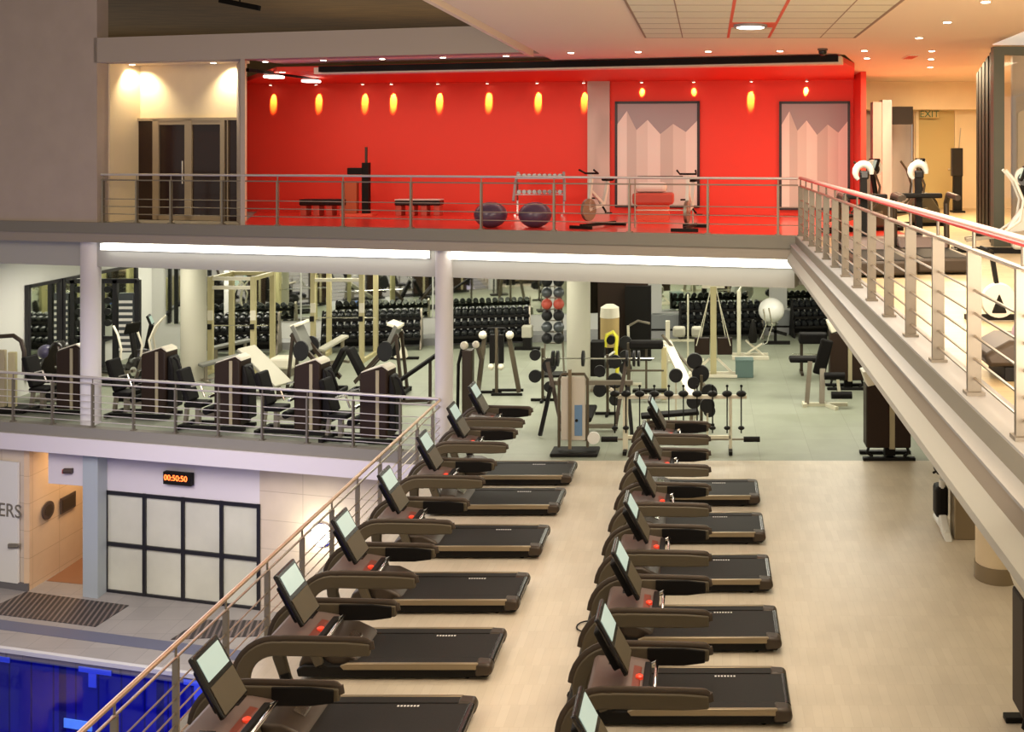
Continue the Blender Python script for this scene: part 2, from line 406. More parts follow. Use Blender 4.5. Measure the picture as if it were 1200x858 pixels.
# ------------------------------------------------------------------ SETTING: pool level
PZ = -3.7
def pl(x, off): return 22.37 - .24*(x+13.2) + off
poolL, poolR = -22.0, -5.7
def pe(x): return 19.83 - .235*(x+13.7)      # pool edge
poly('floor_pool_deck', [(-24, pe(-24)), (-5.3, pe(-5.3)), (-5.3, 25), (-24, 27)], PZ-.2, PZ, 'deck_paver')
poly('floor_pool_bottom', [(-24, 4), (-5.3, 4), (-5.3, pe(-5.3)), (-24, pe(-24))], PZ-1.75, PZ-1.65, 'pool_tile')
st('wall_pool_end', MB().prism([(-24, pe(-24)), (-5.3, pe(-5.3)), (-5.3, pe(-5.3)+.1), (-24, pe(-24)+.1)], PZ-1.65, PZ-.2, 'xy'), 'pool_tile')
st('trim_12', MB().prism([(-24, pe(-24)-.06), (-5.3, pe(-5.3)-.06), (-5.3, pe(-5.3)+.03), (-24, pe(-24)+.03)], PZ-.06, PZ+.02, 'xy'), 'coping')
st('trim_13', MB().prism([(-24, pe(-24)+.62), (-5.3, pe(-5.3)+.62), (-5.3, pe(-5.3)+.98), (-24, pe(-24)+.98)], PZ-.06, PZ+.006, 'xy'), 'channel')
wt = MB().add([(-24, 4, PZ-.14), (-5.3, 4, PZ-.14), (-5.3, pe(-5.3)-.06, PZ-.14), (-24, pe(-24)-.06, PZ-.14)], [(0, 1, 2, 3)]).build('pool_water', 'water'); wt['kind'] = 'structure'
st('wall_pool_side', MB().bb(-5.45, -5.3, 1, 20, PZ-1.7, -.56), 'wall_lilac')
# T marks on the pool bottom
def pwp(u, v):
    k = (u-PU)/F; y = (19.83-.235*13.7)/(1+.235*k); x = k*y; return x, y, EH-(v-PV)*y/F
def wallmark(name, u, v, w_, h, m):
    x, y, z = pwp(u, v); a = Vector((x-w_/2, pe(x-w_/2)-.026)); b = Vector((x+w_/2, pe(x+w_/2)-.026))
    return MB().prism([tuple(a), tuple(b), (b.x, b.y+.02), (a.x, a.y+.02)], z-h/2, z+h/2, 'xy').build(name, m, None, smooth=False)
for (u, v) in ((112, 786), (-6, 771), (236, 801)):
    for (du, dv, w_, h) in ((0, 0, .72, .10), (-3, 11, .17, .26)):
        wallmark('wall_lane_mark', u+du, v+dv, w_, h, 'pool_tile_light')['kind'] = 'structure'
o = wallmark('underwater_lamp', 44+48, 849, .62, .17, 'pool_tile_pale'); tag(o, 'pale cyan rectangular lamp glowing beneath the pool surface', 'pool light')
a_ = area('pool_blue_light', (-11, 12, PZ-.4), 8, 8, 700, (.06, .09, 1.0))
# walls of the pool hall (beneath the lower balcony)
def pw(x, off=0): return (x, pl(x, off))
wallseg('wall_pool_tile', pw(-9.40), pw(-5.3), PZ, -.25, 'tile_tan')
wallseg('wall_pool_upper', pw(-13.3), pw(-9.40), -1.50, -.25, 'wall_lilac')
wallseg('wall_pool_left', (-24, 24.9), (-14.95, 22.43), PZ, -.25, 'tile_tan')
wallseg('wall_corridor', (-14.85, 22.40), (-14.75, 26.5), PZ, -.25, 'tile_orange', .12, 1)
wallseg('wall_corridor_end', (-14.8, 26.4), (-9, 26.4), PZ, -.25, 'orange_wall')
st('wall_lintel', MB().prism([(-14.45, 22.42), (-13.35, 22.2), (-13.35, 22.5), (-14.45, 22.75)], -1.36, -.5, 'xy'), 'wall_lilac')
poly('floor_corridor', [(-14.8, 22.9), (-13.3, 22.6), (-13.3, 26.4), (-14.8, 26.4)], PZ, PZ+.008, 'brown_floor')
st('column_pool', MB().prism([(-13.5, 22.1), (-13.12, 22.0), (-13.12, 22.5), (-13.5, 22.6)], PZ, -.5, 'xy'), 'pillar_blue')
st('baseboard_left', MB().prism([(-24, 24.85), (-14.85, 22.34), (-14.85, 22.40), (-24, 24.95)], PZ, PZ+.16, 'xy'), 'skirting')
# floor grating
gp = [fl(-60, 724, PZ), fl(31, 694, PZ), fl(151, 710, PZ), fl(112, 735, PZ), fl(-60, 716, PZ)]
gp = [fl(-70, 703, PZ), fl(31, 694, PZ), fl(151, 710, PZ), fl(112, 735, PZ), fl(-110, 707, PZ)]
gp = [fl(31, 694, PZ), fl(151, 710, PZ), fl(112, 735, PZ), fl(-22, 718, PZ)]
o = poly('floor_grating', [(q.x, q.y) for q in gp], PZ, PZ+.012, 'grating')
gp = [fl(236, 727, PZ), fl(330, 728, PZ), fl(330, 745, PZ), fl(200, 750, PZ)]
poly('floor_grating', [(q.x, q.y) for q in gp], PZ, PZ+.012, 'grating')
# locker sign door panel
t = thing('sliding_door', 'white door panel lettered ERS in the tiled wall by the pool', 'door', (0, 0, 0))
d = Vector((9.05, -2.47)).normalized(); nn = Vector((-d.y, d.x))
def lw(s, o): q = Vector((-14.95, 22.43))+(-d)*s - nn*o; return (q.x, q.y)
MB().prism([lw(.15, .02), lw(2.2, .02), lw(2.2, .07), lw(.15, .07)], PZ+.15, -.9, 'xy').build('panel', 'door_white', t, smooth=False)
q = lw(.36, .075); text('lettering', 'ERS', .42, (q[0], q[1], -1.98), (math.pi/2, 0, math.atan2(d.y, d.x)), 'steel_dull', t, .006)
q = lw(.22, .09); MB().box((q[0], q[1], -2.72), (.26, .05, .10)).box((q[0], q[1]-.03, -2.72), (.20, .05, .03)).build('handle', 'steel_dull', t, .01)
# corridor plaques
for (u, v, kind) in ((48, 598, 'r'), (69, 589, 's')):
    y = 22.4 + (0.55 if kind == 'r' else 1.25); x = -14.83+.02*(y-22.4)
    zz = EH-(v-PV)*y/F
    if kind == 'r':
        t = thing('round_plaque', 'dark round plaque on the orange corridor wall', 'plaque')
        MB().lathe([(.20, 0), (.20, .03)], (x+.01, y, zz), 28, 'x').build('disc', 'plaque', t)
        MB().lathe([(.13, .03), (.13, .036)], (x+.01, y, zz), 28, 'x').build('face', 'bronze', t)
    else:
        t = thing('wall_sign', 'dark rectangular sign beside the round plaque', 'sign')
        MB().box((x+.02, y, zz), (.03, .55, .36)).build('board', 'plaque', t, .005)
        MB().box((x+.04, y, zz), (.01, .45, .26)).build('face', 'bronze', t)
p = at(80, 552, 22.25)
t = thing('security_camera', 'small dark camera on the lilac lintel by the corridor', 'camera', (p.x, p.y, p.z))
MB().lathe([(.06, -.09), (.06, .09)], (0, 0, 0), 14, 'x').build('body', 'plaque', t); MB().box((-.08, .02, -.01), (.1, .1, .1)).build('housing', 'sign_red', t, .02)
# frosted glass screen with black frame
xs = [-13.15, -12.18, -11.23, -10.30, -9.42]; zs = [PZ+.02, -2.64, -1.52]
t = thing('glazed_screen', 'black framed screen of eight frosted panes beneath the lower balcony', 'glass screen')
for i in range(4):
    for j in range(2):
        x0, x1 = xs[i], xs[i+1]
        MB().prism([(x0, pl(x0, .02)), (x1, pl(x1, .02)), (x1, pl(x1, .05)), (x0, pl(x0, .05))], zs[j], zs[j+1], 'xy').build('pane', 'frost', t, smooth=False)
fr = MB()
for x in xs: fr.prism([(x-.04, pl(x-.04, -.03)), (x+.04, pl(x+.04, -.03)), (x+.04, pl(x+.04, .08)), (x-.04, pl(x-.04, .08))], PZ, -1.48, 'xy')
for zz in zs: 
    hz = .045
    fr.prism([(xs[0], pl(xs[0], -.025)), (xs[4], pl(xs[4], -.025)), (xs[4], pl(xs[4], .075)), (xs[0], pl(xs[0], .075))], zz-hz if zz > PZ+.1 else PZ, zz+hz-.01, 'xy')
fr.build('frame', 'black_frame', t, smooth=False)
# digital clock
p = at(209.5, 560.5, pl(-11.3, -.06)); rz = math.atan2(DY, DX)
t = thing('digital_clock', 'black digital clock with glowing red digits above the glass screen', 'clock', (p.x, pl(p.x, -.07), p.z), rz)
MB().box((0, 0, 0), (.70, .10, .27)).build('case', 'black', t, .01)
text('digits', '00:50:50', .17, (-.03, -.055, .01), (math.pi/2, 0, 0), 'clock_red', t, .004)
# round wall lamp behind the foreground railing
y = pl(-7.8, -.05)
p = at(376, 628, y)
t = thing('round_wall_light', 'glowing round lamp on the tiled wall behind the railing', 'wall light', (p.x, pl(p.x, -.03), p.z), rz)
MB().lathe([(.22, 0), (.22, -.05)], (0, 0, 0), 28, 'y').build('diffuser', 'pool_lamp', t)
MB().lathe([(.25, .01), (.25, -.03)], (0, 0, 0), 28, 'y').build('rim', 'chrome', t)
l = bpy.data.lights.new('pool_wall_lamp', 'POINT'); l.energy = 45; l.color = (1, .95, .75); l.shadow_soft_size = .15
lo = bpy.data.objects.new('pool_wall_lamp', l); lo.location = (p.x-.1, p.y-.35, p.z); C.objects.link(lo)
area('corridor_light', (-14.0, 24.0, -.6), .9, 2.2, 60, (1, .68, .38))

# ------------------------------------------------------------------ SETTING: upper level
UZ = 4.394; CZ = 7.72; SZ = 7.62; BZ = 7.80
# left big wall on the slab edge
def epts(x, off):
    t = (x-1.6)/DX; return (1.6+t*DX+NX*off, 18.3+t*DY+NY*off)
def ewall(name, x0, x1, o0, o1, z0, z1, m):
    p = [epts(x0, o0), epts(x1, o0), epts(x1, o1), epts(x0, o1)]
    return st(name, MB().prism(p, z0, z1, 'xy'), m)
ewall('wall_upper_left', -24, -13.02, 0.0, .3, 4.40, 12, 'wall_beige')
ewall('wall_recess_side', -13.15, -12.98, .3, 1.35, 4.39, 7.87, 'cream')
ewall('wall_recess', -13.15, -10.42, 1.15, 1.3, 4.39, 7.87, 'cream')
# dark window in the left wall
p = [epts(-17.5, -.03), epts(-15.85, -.03), epts(-15.85, .02), epts(-17.5, .02)]
st('window_10', MB().prism(p, 4.6, 6.62, 'xy'), 'dark_glass')
p = [epts(-17.5, -.05), epts(-15.80, -.05), epts(-15.80, .02), epts(-17.5, .02)]
st('trim_14', MB().prism(p, 4.55, 4.62, 'xy'), 'slab_white')
# beam above recess and studio
ewall('wall_beam', -13.1, -3.36, 0, .35, BZ, 8.33, 'beam_grey')
st('ceiling_edge', edge_box(-9.5, -3.3, .35, 1.3, BZ, BZ+.05), 'ceiling_paint')
poly('ceiling_recess', [epts(-13.1, .35), epts(-9.75, .35), epts(-10.35, 1.3), epts(-13.1, 1.3)], 7.83, 7.93, 'cream')
poly('ceiling_high', [(-26, -3), (-3.36, -3), (-3.36, 22), (-26, 24)], 11.5, 11.6, 'brown_ceiling')
poly('ceiling_rear', [(-26, 19), (8, 19), (8, 36), (-26, 36)], 9.7, 9.8, 'brown_ceiling')
st('wall_rear_upper', MB().bb(-26, 8, 34.5, 34.7, 7.9, 9.75), 'brown_ceiling')
area('rear_ceiling_fill_light', (-7, 27, 8.1), 9, 4, 55, (1, .80, .50), (math.pi, 0, 0))  # added upward fill, brightens the brown rear ceiling
p = at(281, 5, 24.0)
tag(MB().box(tuple(p), (.95, .14, .12), Matrix.Rotation(.2, 3, 'Y')).box((p.x, p.y, p.z+.28), (.03, .03, .55)).build('ceiling_fixture', 'louver', None, .01), 'slim black fixture hanging from the dark brown sloping ceiling', 'light fixture')
# aluminium door unit in the recess
t = thing('glass_door_unit', 'dark glazed double doors in a pale metal frame in the cream recess', 'door')
def rp(u, off=1.12):
    # X on the recess wall for picture column u
    lo_, hi_ = -14.0, -8.0
    for _ in range(40):
        mid = (lo_+hi_)/2; q = epts(mid, off)
        if PU+F*q[0]/q[1] < u: lo_ = mid
        else: hi_ = mid
    return lo_
us = [148, 182, 221.5, 262, 283]
frm = MB()
top = 6.62
def rbox(mb, u0, u1, z0, z1, o0, o1):
    x0, x1 = rp(u0), rp(u1); mb.prism([epts(x0, o0), epts(x1, o0), epts(x1, o1), epts(x0, o1)], z0, z1, 'xy')
for (u0, u1) in ((148, 150.5), (181, 188), (218.5, 226.5), (260, 265), (268, 269)): rbox(frm, u0, u1, UZ, top, 1.06, 1.15)
rbox(frm, 148, 283, top-.03, top+.03, 1.06, 1.15); rbox(frm, 186, 262, UZ, UZ+.1, 1.06, 1.15); rbox(frm, 186, 262, top-.12, top, 1.07, 1.15)
frm.build('frame', 'alu_frame', t, smooth=False)
for (u0, u1) in ((150, 182), (187, 219), (226, 261), (265, 283)):
    g = MB(); rbox(g, u0, u1, UZ, top, 1.10, 1.13); g.build('pane', 'dark_glass', t, smooth=False)
g = MB(); rbox(g, 216.8, 217.6, 5.2, 5.7, 1.02, 1.04); g.build('handle', 'chrome', t)
# red studio
def wy(x): return 26.0 - .105*(x+11.8)      # red wall line
def rw(u, off=0):
    k = (u-PU)/F; return (k*(26.0-.105*11.8+off)/(1+.105*k), )
def rX(u, off=0.0):
    k = (u-PU)/F; y = (26.0-.105*11.8+off)/(1+.105*k); return k*y, y
xr0 = rX(283)[0]; xr1 = rX(1001)[0]
wallseg('wall_red', (xr0-.6, wy(xr0-.6)), (xr1, wy(xr1)), UZ-.01, SZ+.1, 'red', .2)
sA = Vector(epts(-9.60, 0.02)); sC = Vector((xr0, wy(xr0)))
st('wall_studio_side', MB().prism([tuple(sA), (sA.x+.10, sA.y-.02), (sC.x+.04, sC.y), (sC.x-.35, sC.y)], 4.39, BZ, 'xy'), 'wall_beige')
poly('ceiling_studio', [(xr0-.15, wy(xr0)+.1), epts(-9.50, 1.02), epts(2.2, 1.02), (3.0, 21.0), (xr1, wy(xr1))], SZ, SZ+.10, 'red')
poly('ceiling_main', [(-3.36, -1), (10, -1), (10, 30), (xr1, 30), (xr1, wy(xr1)), (3.0, 21.0), epts(2.3, 1.1), epts(-3.36, 1.1)], CZ+.002, CZ+.12, 'ceiling_paint')
st('trim_15', MB().bb(-3.42, -3.34, -1, ey(-3.36)+.1, CZ-.004, CZ+.9), 'ceiling_paint')
# black track + lit cream lip
def strip(name, pts, w, z0, z1, m):
    a, b = Vector(pts[0]), Vector(pts[1]); d = (b-a).normalized(); n = Vector((-d.y, d.x))*w
    return MB().prism([tuple(a), tuple(b), tuple(b+n), tuple(a+n)], z0, z1, 'xy')
t = thing('curtain_track', 'long black track along the ceiling in front of the red room', 'ceiling track')
edge_box(-8.4, 2.2, .86, .98, CZ-.14, CZ-.02).build('track', 'louver', t, smooth=False)
edge_box(-8.6, 2.25, 1.0, 1.35, CZ-.17, CZ-.03).build('lip', 'ceiling_paint', t, smooth=False)
# framed pale murals on red wall
def wallpanel(name, lab, u0, u1, v0, v1, m, fm, o=-.04):
    x0, y0 = rX(u0); x1, y1 = rX(u1)
    za = EH-(v0-PV)*y0/F; zb = EH-(v1-PV)*y0/F
    t = thing(name, lab, 'wall panel', ((x0+x1)/2, (y0+y1)/2-.03, zb), -math.atan(.105))
    w_ = math.hypot(x1-x0, y1-y0); h = za-zb
    MB().bb(-w_/2+.05, w_/2-.05, -.02, .02, .05, h-.05).build('picture', 'mural_grey', t)
    rg = [(-.5, .80), (-.38, .93), (-.26, .74), (-.12, .84), (.04, .70), (.2, .80), (.36, .72), (.5, .83)]
    def pt(a, b): return (a*(w_-.12), .06+b*(h-.12))
    for k in range(7):
        p_ = [pt(rg[k][0], 0), pt(rg[k+1][0], 0), pt(*rg[k+1]), pt(*rg[k])]
        MB().prism(p_, -.026-.001*k, -.02).build('facet', ['mural_a', 'mural_b', 'mural_c'][k % 3], t, smooth=False)
    f = MB(); f.bb(-w_/2, w_/2, -.04, .03, 0, .06); f.bb(-w_/2, w_/2, -.04, .03, h-.06, h); f.bb(-w_/2, -w_/2+.06, -.04, .03, 0, h); f.bb(w_/2-.06, w_/2, -.04, .03, 0, h)
    f.build('frame', fm, t, smooth=False); return t
wallpanel('framed_mural', 'black framed pale faceted panel on red wall behind the exercise bikes', 721, 820, 119, 243, 'mural_pale', 'black_frame')
wallpanel('framed_mural', 'black framed pale faceted panel at the right end of the red wall', 913, 996, 119, 246, 'mural_pale', 'black_frame')
x0, y0 = rX(690); x1, y1 = rX(714)
o = MB().bb(-.27, .27, -.12, 0, UZ, SZ).build('wall_pilaster', 'mural_pale', None, smooth=False, loc=((x0+x1)/2, (y0+y1)/2, 0)); o['kind'] = 'structure'
# wall spot lamps and the downlights
SP = [317, 370.5, 425, 458.5, 513, 571, 629.5, 684, 752, 813, 880.5, 945.5]
SPW = [.7, .8, .9, 1.25, 1.1, 1.0, 1.05, .8, .6, .55, .9, 1.5]
def ordinal(i): return ['first', 'second', 'third', 'fourth', 'fifth', 'sixth', 'seventh', 'eighth', 'ninth', 'tenth', 'eleventh', 'twelfth', 'thirteenth', 'fourteenth'][i]
sp0 = None
for i, u in enumerate(SP):
    x, y = rX(u, -.19)
    lab = 'small spotlight over the red wall, %s from the left' % ordinal(i)
    if sp0 is None:
        sp0 = thing('ceiling_spotlight', lab, 'spotlight', (x, y, SZ), 0, 'spotlights washing the red wall')
        MB().lathe([(.055, -.002), (.055, -.05), (.04, -.05), (.04, -.03)], (0, 0, 0), 14).build('ring', 'chrome', sp0)
        MB().lathe([(.035, -.03), (.035, -.045)], (0, 0, 0), 12).build('bulb', 'lamp_glow', sp0)
    else: dup(sp0, (x, y, SZ), 0, lab)
    spot('wall_spot_light', (x, y+.03, SZ-.06), (x, y+.18, SZ-(.24 if i in (8, 9, 11) else .38)), 520*SPW[i], (1.0, .80, .10), 26, .35, .012)
DL = [(155, 75, 7.83), (250, 73, 7.83), (311, 69, BZ), (379, 68, BZ), (448, 66.5, BZ), (519, 65, BZ), (593, 62, BZ), (669, 61, CZ), (748, 60, CZ), (830, 59.5, CZ), (914, 59, CZ),
      (1013, 58.5, CZ), (1016, 67.5, CZ), (1077, 43.5, CZ), (1110, 25, CZ), (1155, 1, CZ), (1092, 59, CZ), (1091, 68.5, CZ), (1090, 78, CZ), (331, 84, SZ)]
DLN = ['left one in the cream recess ceiling', 'right one in the cream recess ceiling'] + ['%s from the left in the row along the black track' % ordinal(i) for i in range(9)] + \
      ['front one of the pair beyond the tiled ceiling', 'rear one of the pair beyond the tiled ceiling', 'alone left of the bright line near the passage', 'in the beige ceiling, second nearest to the viewer', 'in the beige ceiling, nearest to the viewer',
       'front of the three before the passage', 'middle of the three before the passage', 'rear of the three before the passage', 'inside the red ceiling near the black rail']
dl0 = None
for (u, v, zc), nm in zip(DL, DLN):
    y = F*(zc-EH)/(PV-v); x = (u-PU)*y/F
    if zc == BZ:
        k = (u-PU)/F; y = (18.3+.24*1.6+.50/math.cos(A))/(1+.24*k); x = k*y
    lab = 'small round downlight, '+nm
    if dl0 is None:
        dl0 = thing('downlight', lab, 'downlight', (x, y, zc), 0, 'recessed downlights of the upper level')
        MB().lathe([(.075, 0), (.075, -.012), (.06, -.016)], (0, 0, 0), 16).build('rim', 'ceiling_paint', dl0)
        MB().lathe([(.058, -.014), (.050, -.022)], (0, 0, 0), 16).build('bulb', 'lamp_glow', dl0)
    else: dup(dl0, (x, y, zc), 0, lab)
    if u < 300: spot('recess_spot_light', (x+(.2 if u > 200 else 0), y, zc-.05), (x+(.5 if u > 200 else 0), y+.55, UZ+2), 110, (1, .85, .58), 120, .8)
# track rail with square lamps in the red room
pA = at(290, 82, 21.3); pB = at(372, 92, 24.0)
t = thing('track_light', 'black angled ceiling rail with pale lamp heads at the left of the red room', 'track light')
MB().bar(pA, pB, .07, .07).build('rail', 'louver', t)
for f in (.35, .9):
    q = pA.lerp(pB, f); MB().box((q.x, q.y, q.z-.08), (.34, .30, .05)).build('lamp_head', 'lamp_soft', t, .01)
# tiled ceiling field with seams
tz = CZ-.002
tp = [fl_ for fl_ in ()]
def cp(u, v, z=CZ): y = F*(z-EH)/(PV-v); return Vector(((u-PU)*y/F, y))
L0, L1 = cp(762, 52), cp(985, 55)
xl, xr = L0.x, L1.x
t = thing('tiled_ceiling_panel', 'field of ceiling tiles with red seams around the big round lamp', 'ceiling panel')
MB().bb(xl, xr, -1, 16.15, CZ-.02, CZ+.001).build('panel', mat('tile_paint', (.72, .67, .52), .85), t, smooth=False)
g = MB(); g.bb(xl-.02, xl+.01, -1, 16.15, CZ-.024, CZ); g.bb(xr-.01, xr+.03, -1, 16.15, CZ-.026, CZ)
yy = 16.15
while yy > 6: g.bb(xl, xr, yy-.008, yy+.008, CZ-.023, CZ-.018); yy -= .6
for xx in (cp(802, 52).x, cp(952, 52).x): g.bb(xx-.008, xx+.008, -1, 16.15, CZ-.0235, CZ-.018)
g.build('seam', 'ceiling_tile_line', t, smooth=False)
g = MB()
for uu in (852, 897): xx = cp(uu, 50).x; g.bb(xx-.02, xx+.02, 8, 16.15, CZ-.0245, CZ-.018)
lp = cp(879.5, 27.5); x8, x9 = cp(852, 50).x, cp(897, 50).x
g.bb(x8, x9, lp.y-.28, lp.y+.28, CZ-.0246, CZ-.018)
g.build('red_seam', 'red_line', t, smooth=False)
t = thing('round_ceiling_lamp', 'large glowing round lamp between red seams in the tiled ceiling', 'ceiling lamp', (lp.x, lp.y, CZ-.025))
MB().lathe([(.24, 0), (.24, -.03), (.21, -.035)], (0, 0, 0), 28).build('rim', 'slab_white', t); MB().lathe([(.205, -.03), (.19, -.04)], (0, 0, 0), 28).build('diffuser', 'lamp_soft', t)
q = cp(964, 57)
t = thing('dome_camera', 'small dark dome camera on the ceiling beside the tile field', 'security camera', (q.x, q.y, CZ))
MB().lathe([(.09, 0), (.09, -.03)], (0, 0, 0), 16).build('base', 'mauve_plastic', t); MB().ball((0, 0, -.05), .075, 14).build('dome', 'black_gloss', t)
q = cp(1067, 66)
t = thing('ceiling_vent', 'small red slotted vent on the beige ceiling near the passage', 'vent', (q.x, q.y, CZ))
MB().bb(-.1, .1, -.35, .35, -.02, 0).build('frame', 'ceiling_paint', t)
for k in range(4): MB().bb(-.08+.045*k, -.055+.045*k, -.3, .3, -.03, -.018).build('slat', 'red_line', t)

# passage beyond the red room
Yp = 27.2
def X(u, y): return (u-PU)*y/F
st('wall_passage', MB().bb(X(1071, Yp), 10, Yp, Yp+.2, 4.39, CZ), 'cream')
st('wall_red_end', MB().bb(xr1-.02, xr1+.10, wy(xr1)-1.2, wy(xr1)+.2, 4.39, CZ), 'red')
st('wall_mural_back', MB().bb(xr1+.1, X(1071, Yp), Yp+.3, Yp+.5, 4.39, CZ), 'mural_lilac')
st('ceiling_passage_drop', MB().bb(xr1+.1, X(1142, Yp), Yp-.6, Yp+.2, 7.0, CZ), 'cream')
y = 24.6
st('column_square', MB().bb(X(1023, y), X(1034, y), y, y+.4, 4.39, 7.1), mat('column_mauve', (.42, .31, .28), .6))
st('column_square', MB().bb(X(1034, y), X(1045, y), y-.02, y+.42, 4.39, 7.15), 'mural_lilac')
st('wall_dark_soffit', MB().bb(X(1045, 26), X(1070, 26), 26, 26.2, 6.6, 7.05), 'brown_tower')
# cream door at passage end
t = thing('passage_door', 'tall cream door at the end of the passage beneath the exit sign', 'door', (0, 0, 0))
x0, x1 = X(1076, Yp), X(1118, Yp)
MB().bb(x0, x1, Yp-.05, Yp, UZ, 7.05).build('leaf', 'yellow_cream', t, .01)
f = MB(); f.bb(x0-.08, x0, Yp-.08, Yp, UZ, 7.15); f.bb(x1, x1+.08, Yp-.08, Yp, UZ, 7.15); f.bb(x0-.08, x1+.08, Yp-.08, Yp, 7.07, 7.15); f.build('frame', 'cream', t)
MB().box((x1-.12, Yp-.08, UZ+1.05), (.12, .05, .03)).build('handle', 'chrome', t)
p = at(1089, 134, Yp-.25)
t = thing('exit_sign', 'small exit sign hanging before the cream passage door', 'sign', tuple(p))
MB().box((0, 0, 0), (.50, .03, .20)).build('board', 'yellow_cream', t, .005)
text('lettering', 'EXIT', .25, (0, -.02, 0), (math.pi/2, 0, 0), 'sign_green', t)
MB().box((0, 0, .55), (.02, .02, .9)).build('hanger', 'steel_dull', t)
p = at(1076, 124, Yp-.1)
tag(MB().box(tuple(p), (.13, .08, .12)).lathe([(.04, -.05), (.04, -.07)], tuple(p), 12, 'y').build('fire_alarm', 'sign_red', None, .01), 'tiny red alarm box beside the exit sign', 'alarm')
p = at(1138, 173, 25.0)
# black scale-like tower
q = fl(1121.5, 249, UZ)
t = thing('body_scale', 'slim black column with head unit standing on the passage floor', 'scale', (q.x, q.y, UZ))
MB().bb(-.15, .15, -.25, .15, 0, .05).build('base', 'black', t, .01); MB().bb(-.10, .12, -.06, .06, .05, 1.0).build('column', 'black', t, .01)
MB().bb(-.15, .13, -.09, .07, .9, 1.60).build('head', 'black_gloss', t, .015); MB().bar((.05, 0, 1.6), (.09, 0, 2.1), .02).build('antenna', 'steel_dull', t)
# glazed corner box at the far right
cA = Vector((4.53, 16.3)); cB = Vector((5.72, 21.9))
t = thing('glazed_partition', 'dark framed glass corner partition at the right edge of the upper level', 'partition')
f = MB(); f.bb(4.53, 4.70, 16.25, 16.42, UZ, 7.57); f.bb(4.70, 8.5, 16.25, 16.38, 7.44, 7.57); f.bb(4.7, 8.5, 16.25, 16.38, UZ, UZ+.1); f.build('frame', 'green_frame', t, smooth=False)
for k in range(5):
    a = cA.lerp(cB, (k+.15)/5); b = cA.lerp(cB, (k+.80)/5)
    MB().prism([tuple(a), tuple(b), (b.x+.06, b.y), (a.x+.06, a.y)], UZ, 7.55, 'xy').build('louver', 'louver', t)
st('wall_hex_reflection', MB().bb(5.35, 8.6, 18.0, 18.1, 4.39, 7.7), 'mural_pale')
hx = [(6.25+.95*math.cos(a_), 5.9+.2+.95*math.sin(a_)) for a_ in [math.pi/6+math.pi/3*k for k in range(6)]]
tag(MB().prism(hx, 17.95, 17.995).build('hexagon_reflection', 'cap_cream', None, smooth=False), 'large pale hexagon standing in for reflections in the corner glass', 'wall panel')  # hexagon and wall behind it are added for shapes reflected in the glass
g = MB().bb(4.70, 8.5, 16.31, 16.33, UZ+.1, 7.44).build('window_11', 'steel_dull', None)
gm = bpy.data.materials.new('clear_glass'); gm.use_nodes = True; nt = gm.node_tree
nt.nodes.remove(nt.nodes['Principled BSDF']); tr = nt.nodes.new('ShaderNodeBsdfTransparent'); gl = nt.nodes.new('ShaderNodeBsdfGlossy'); gl.inputs['Roughness'].default_value = .02
mx = nt.nodes.new('ShaderNodeMixShader'); mx.inputs[0].default_value = .14
nt.links.new(tr.outputs[0], mx.inputs[1]); nt.links.new(gl.outputs[0], mx.inputs[2]); nt.links.new(mx.outputs[0], nt.nodes['Material Output'].inputs[0])
g.data.materials[0] = gm; g['kind'] = 'structure'; MATS['clear_glass'] = gm
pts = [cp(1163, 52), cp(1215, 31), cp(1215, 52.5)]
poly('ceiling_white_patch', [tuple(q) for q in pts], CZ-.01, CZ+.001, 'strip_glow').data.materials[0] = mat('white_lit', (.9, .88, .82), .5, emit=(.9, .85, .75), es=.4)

# ------------------------------------------------------------------ railings
def railing(name, lab, a, b, z, h_rail, h_post, rods, posts, pm, hm, rm, post_w=.07, tube_r=.028, stub=True, offset=0):
    a = Vector(a); b = Vector(b); d = (b-a).normalized(); t = thing(name, lab, 'railing', (a.x, a.y, z))
    L = (b-a).length; d3 = Vector((d.x, d.y, 0))
    MB().tube([Vector((0, 0, h_rail)), d3*L+Vector((0, 0, h_rail))], tube_r, 12).build('handrail', hm, t)
    if hm == 'bar_red': MB().tube([Vector((-tube_r*.8, 0, h_rail-.010)), d3*L+Vector((-tube_r*.8, 0, h_rail-.010))], .013, 8).build('red_reflection', 'rail_red_reflection', t)  # thin red tube paints the reflected red line onto the handrail
    MB().tube([Vector((0, 0, h_post)), d3*L+Vector((0, 0, h_post))], tube_r*.62, 8).build('top_rail', rm, t)
    for r in rods: MB().tube([Vector((0, 0, r)), d3*L+Vector((0, 0, r))], .0095, 6).build('rod', rm, t)
    n = Vector((-d.y, d.x, 0)); R = Matrix(((d.x, -d.y, 0), (d.y, d.x, 0), (0, 0, 1)))
    for s in posts:
        c = d3*s; m = MB()
        m.box((c.x, c.y, h_post/2), (.016, post_w, h_post), R) if not stub else m.box((c.x, c.y, h_post/2), (.035, post_w, h_post), R)
        m.tube([c+Vector((0, 0, h_post)), c+Vector((0, 0, h_rail))], .012, 8)
        m.box((c.x, c.y, .01), (.10, post_w+.03, .02), R)
        m.build('post', pm, t)
    return t
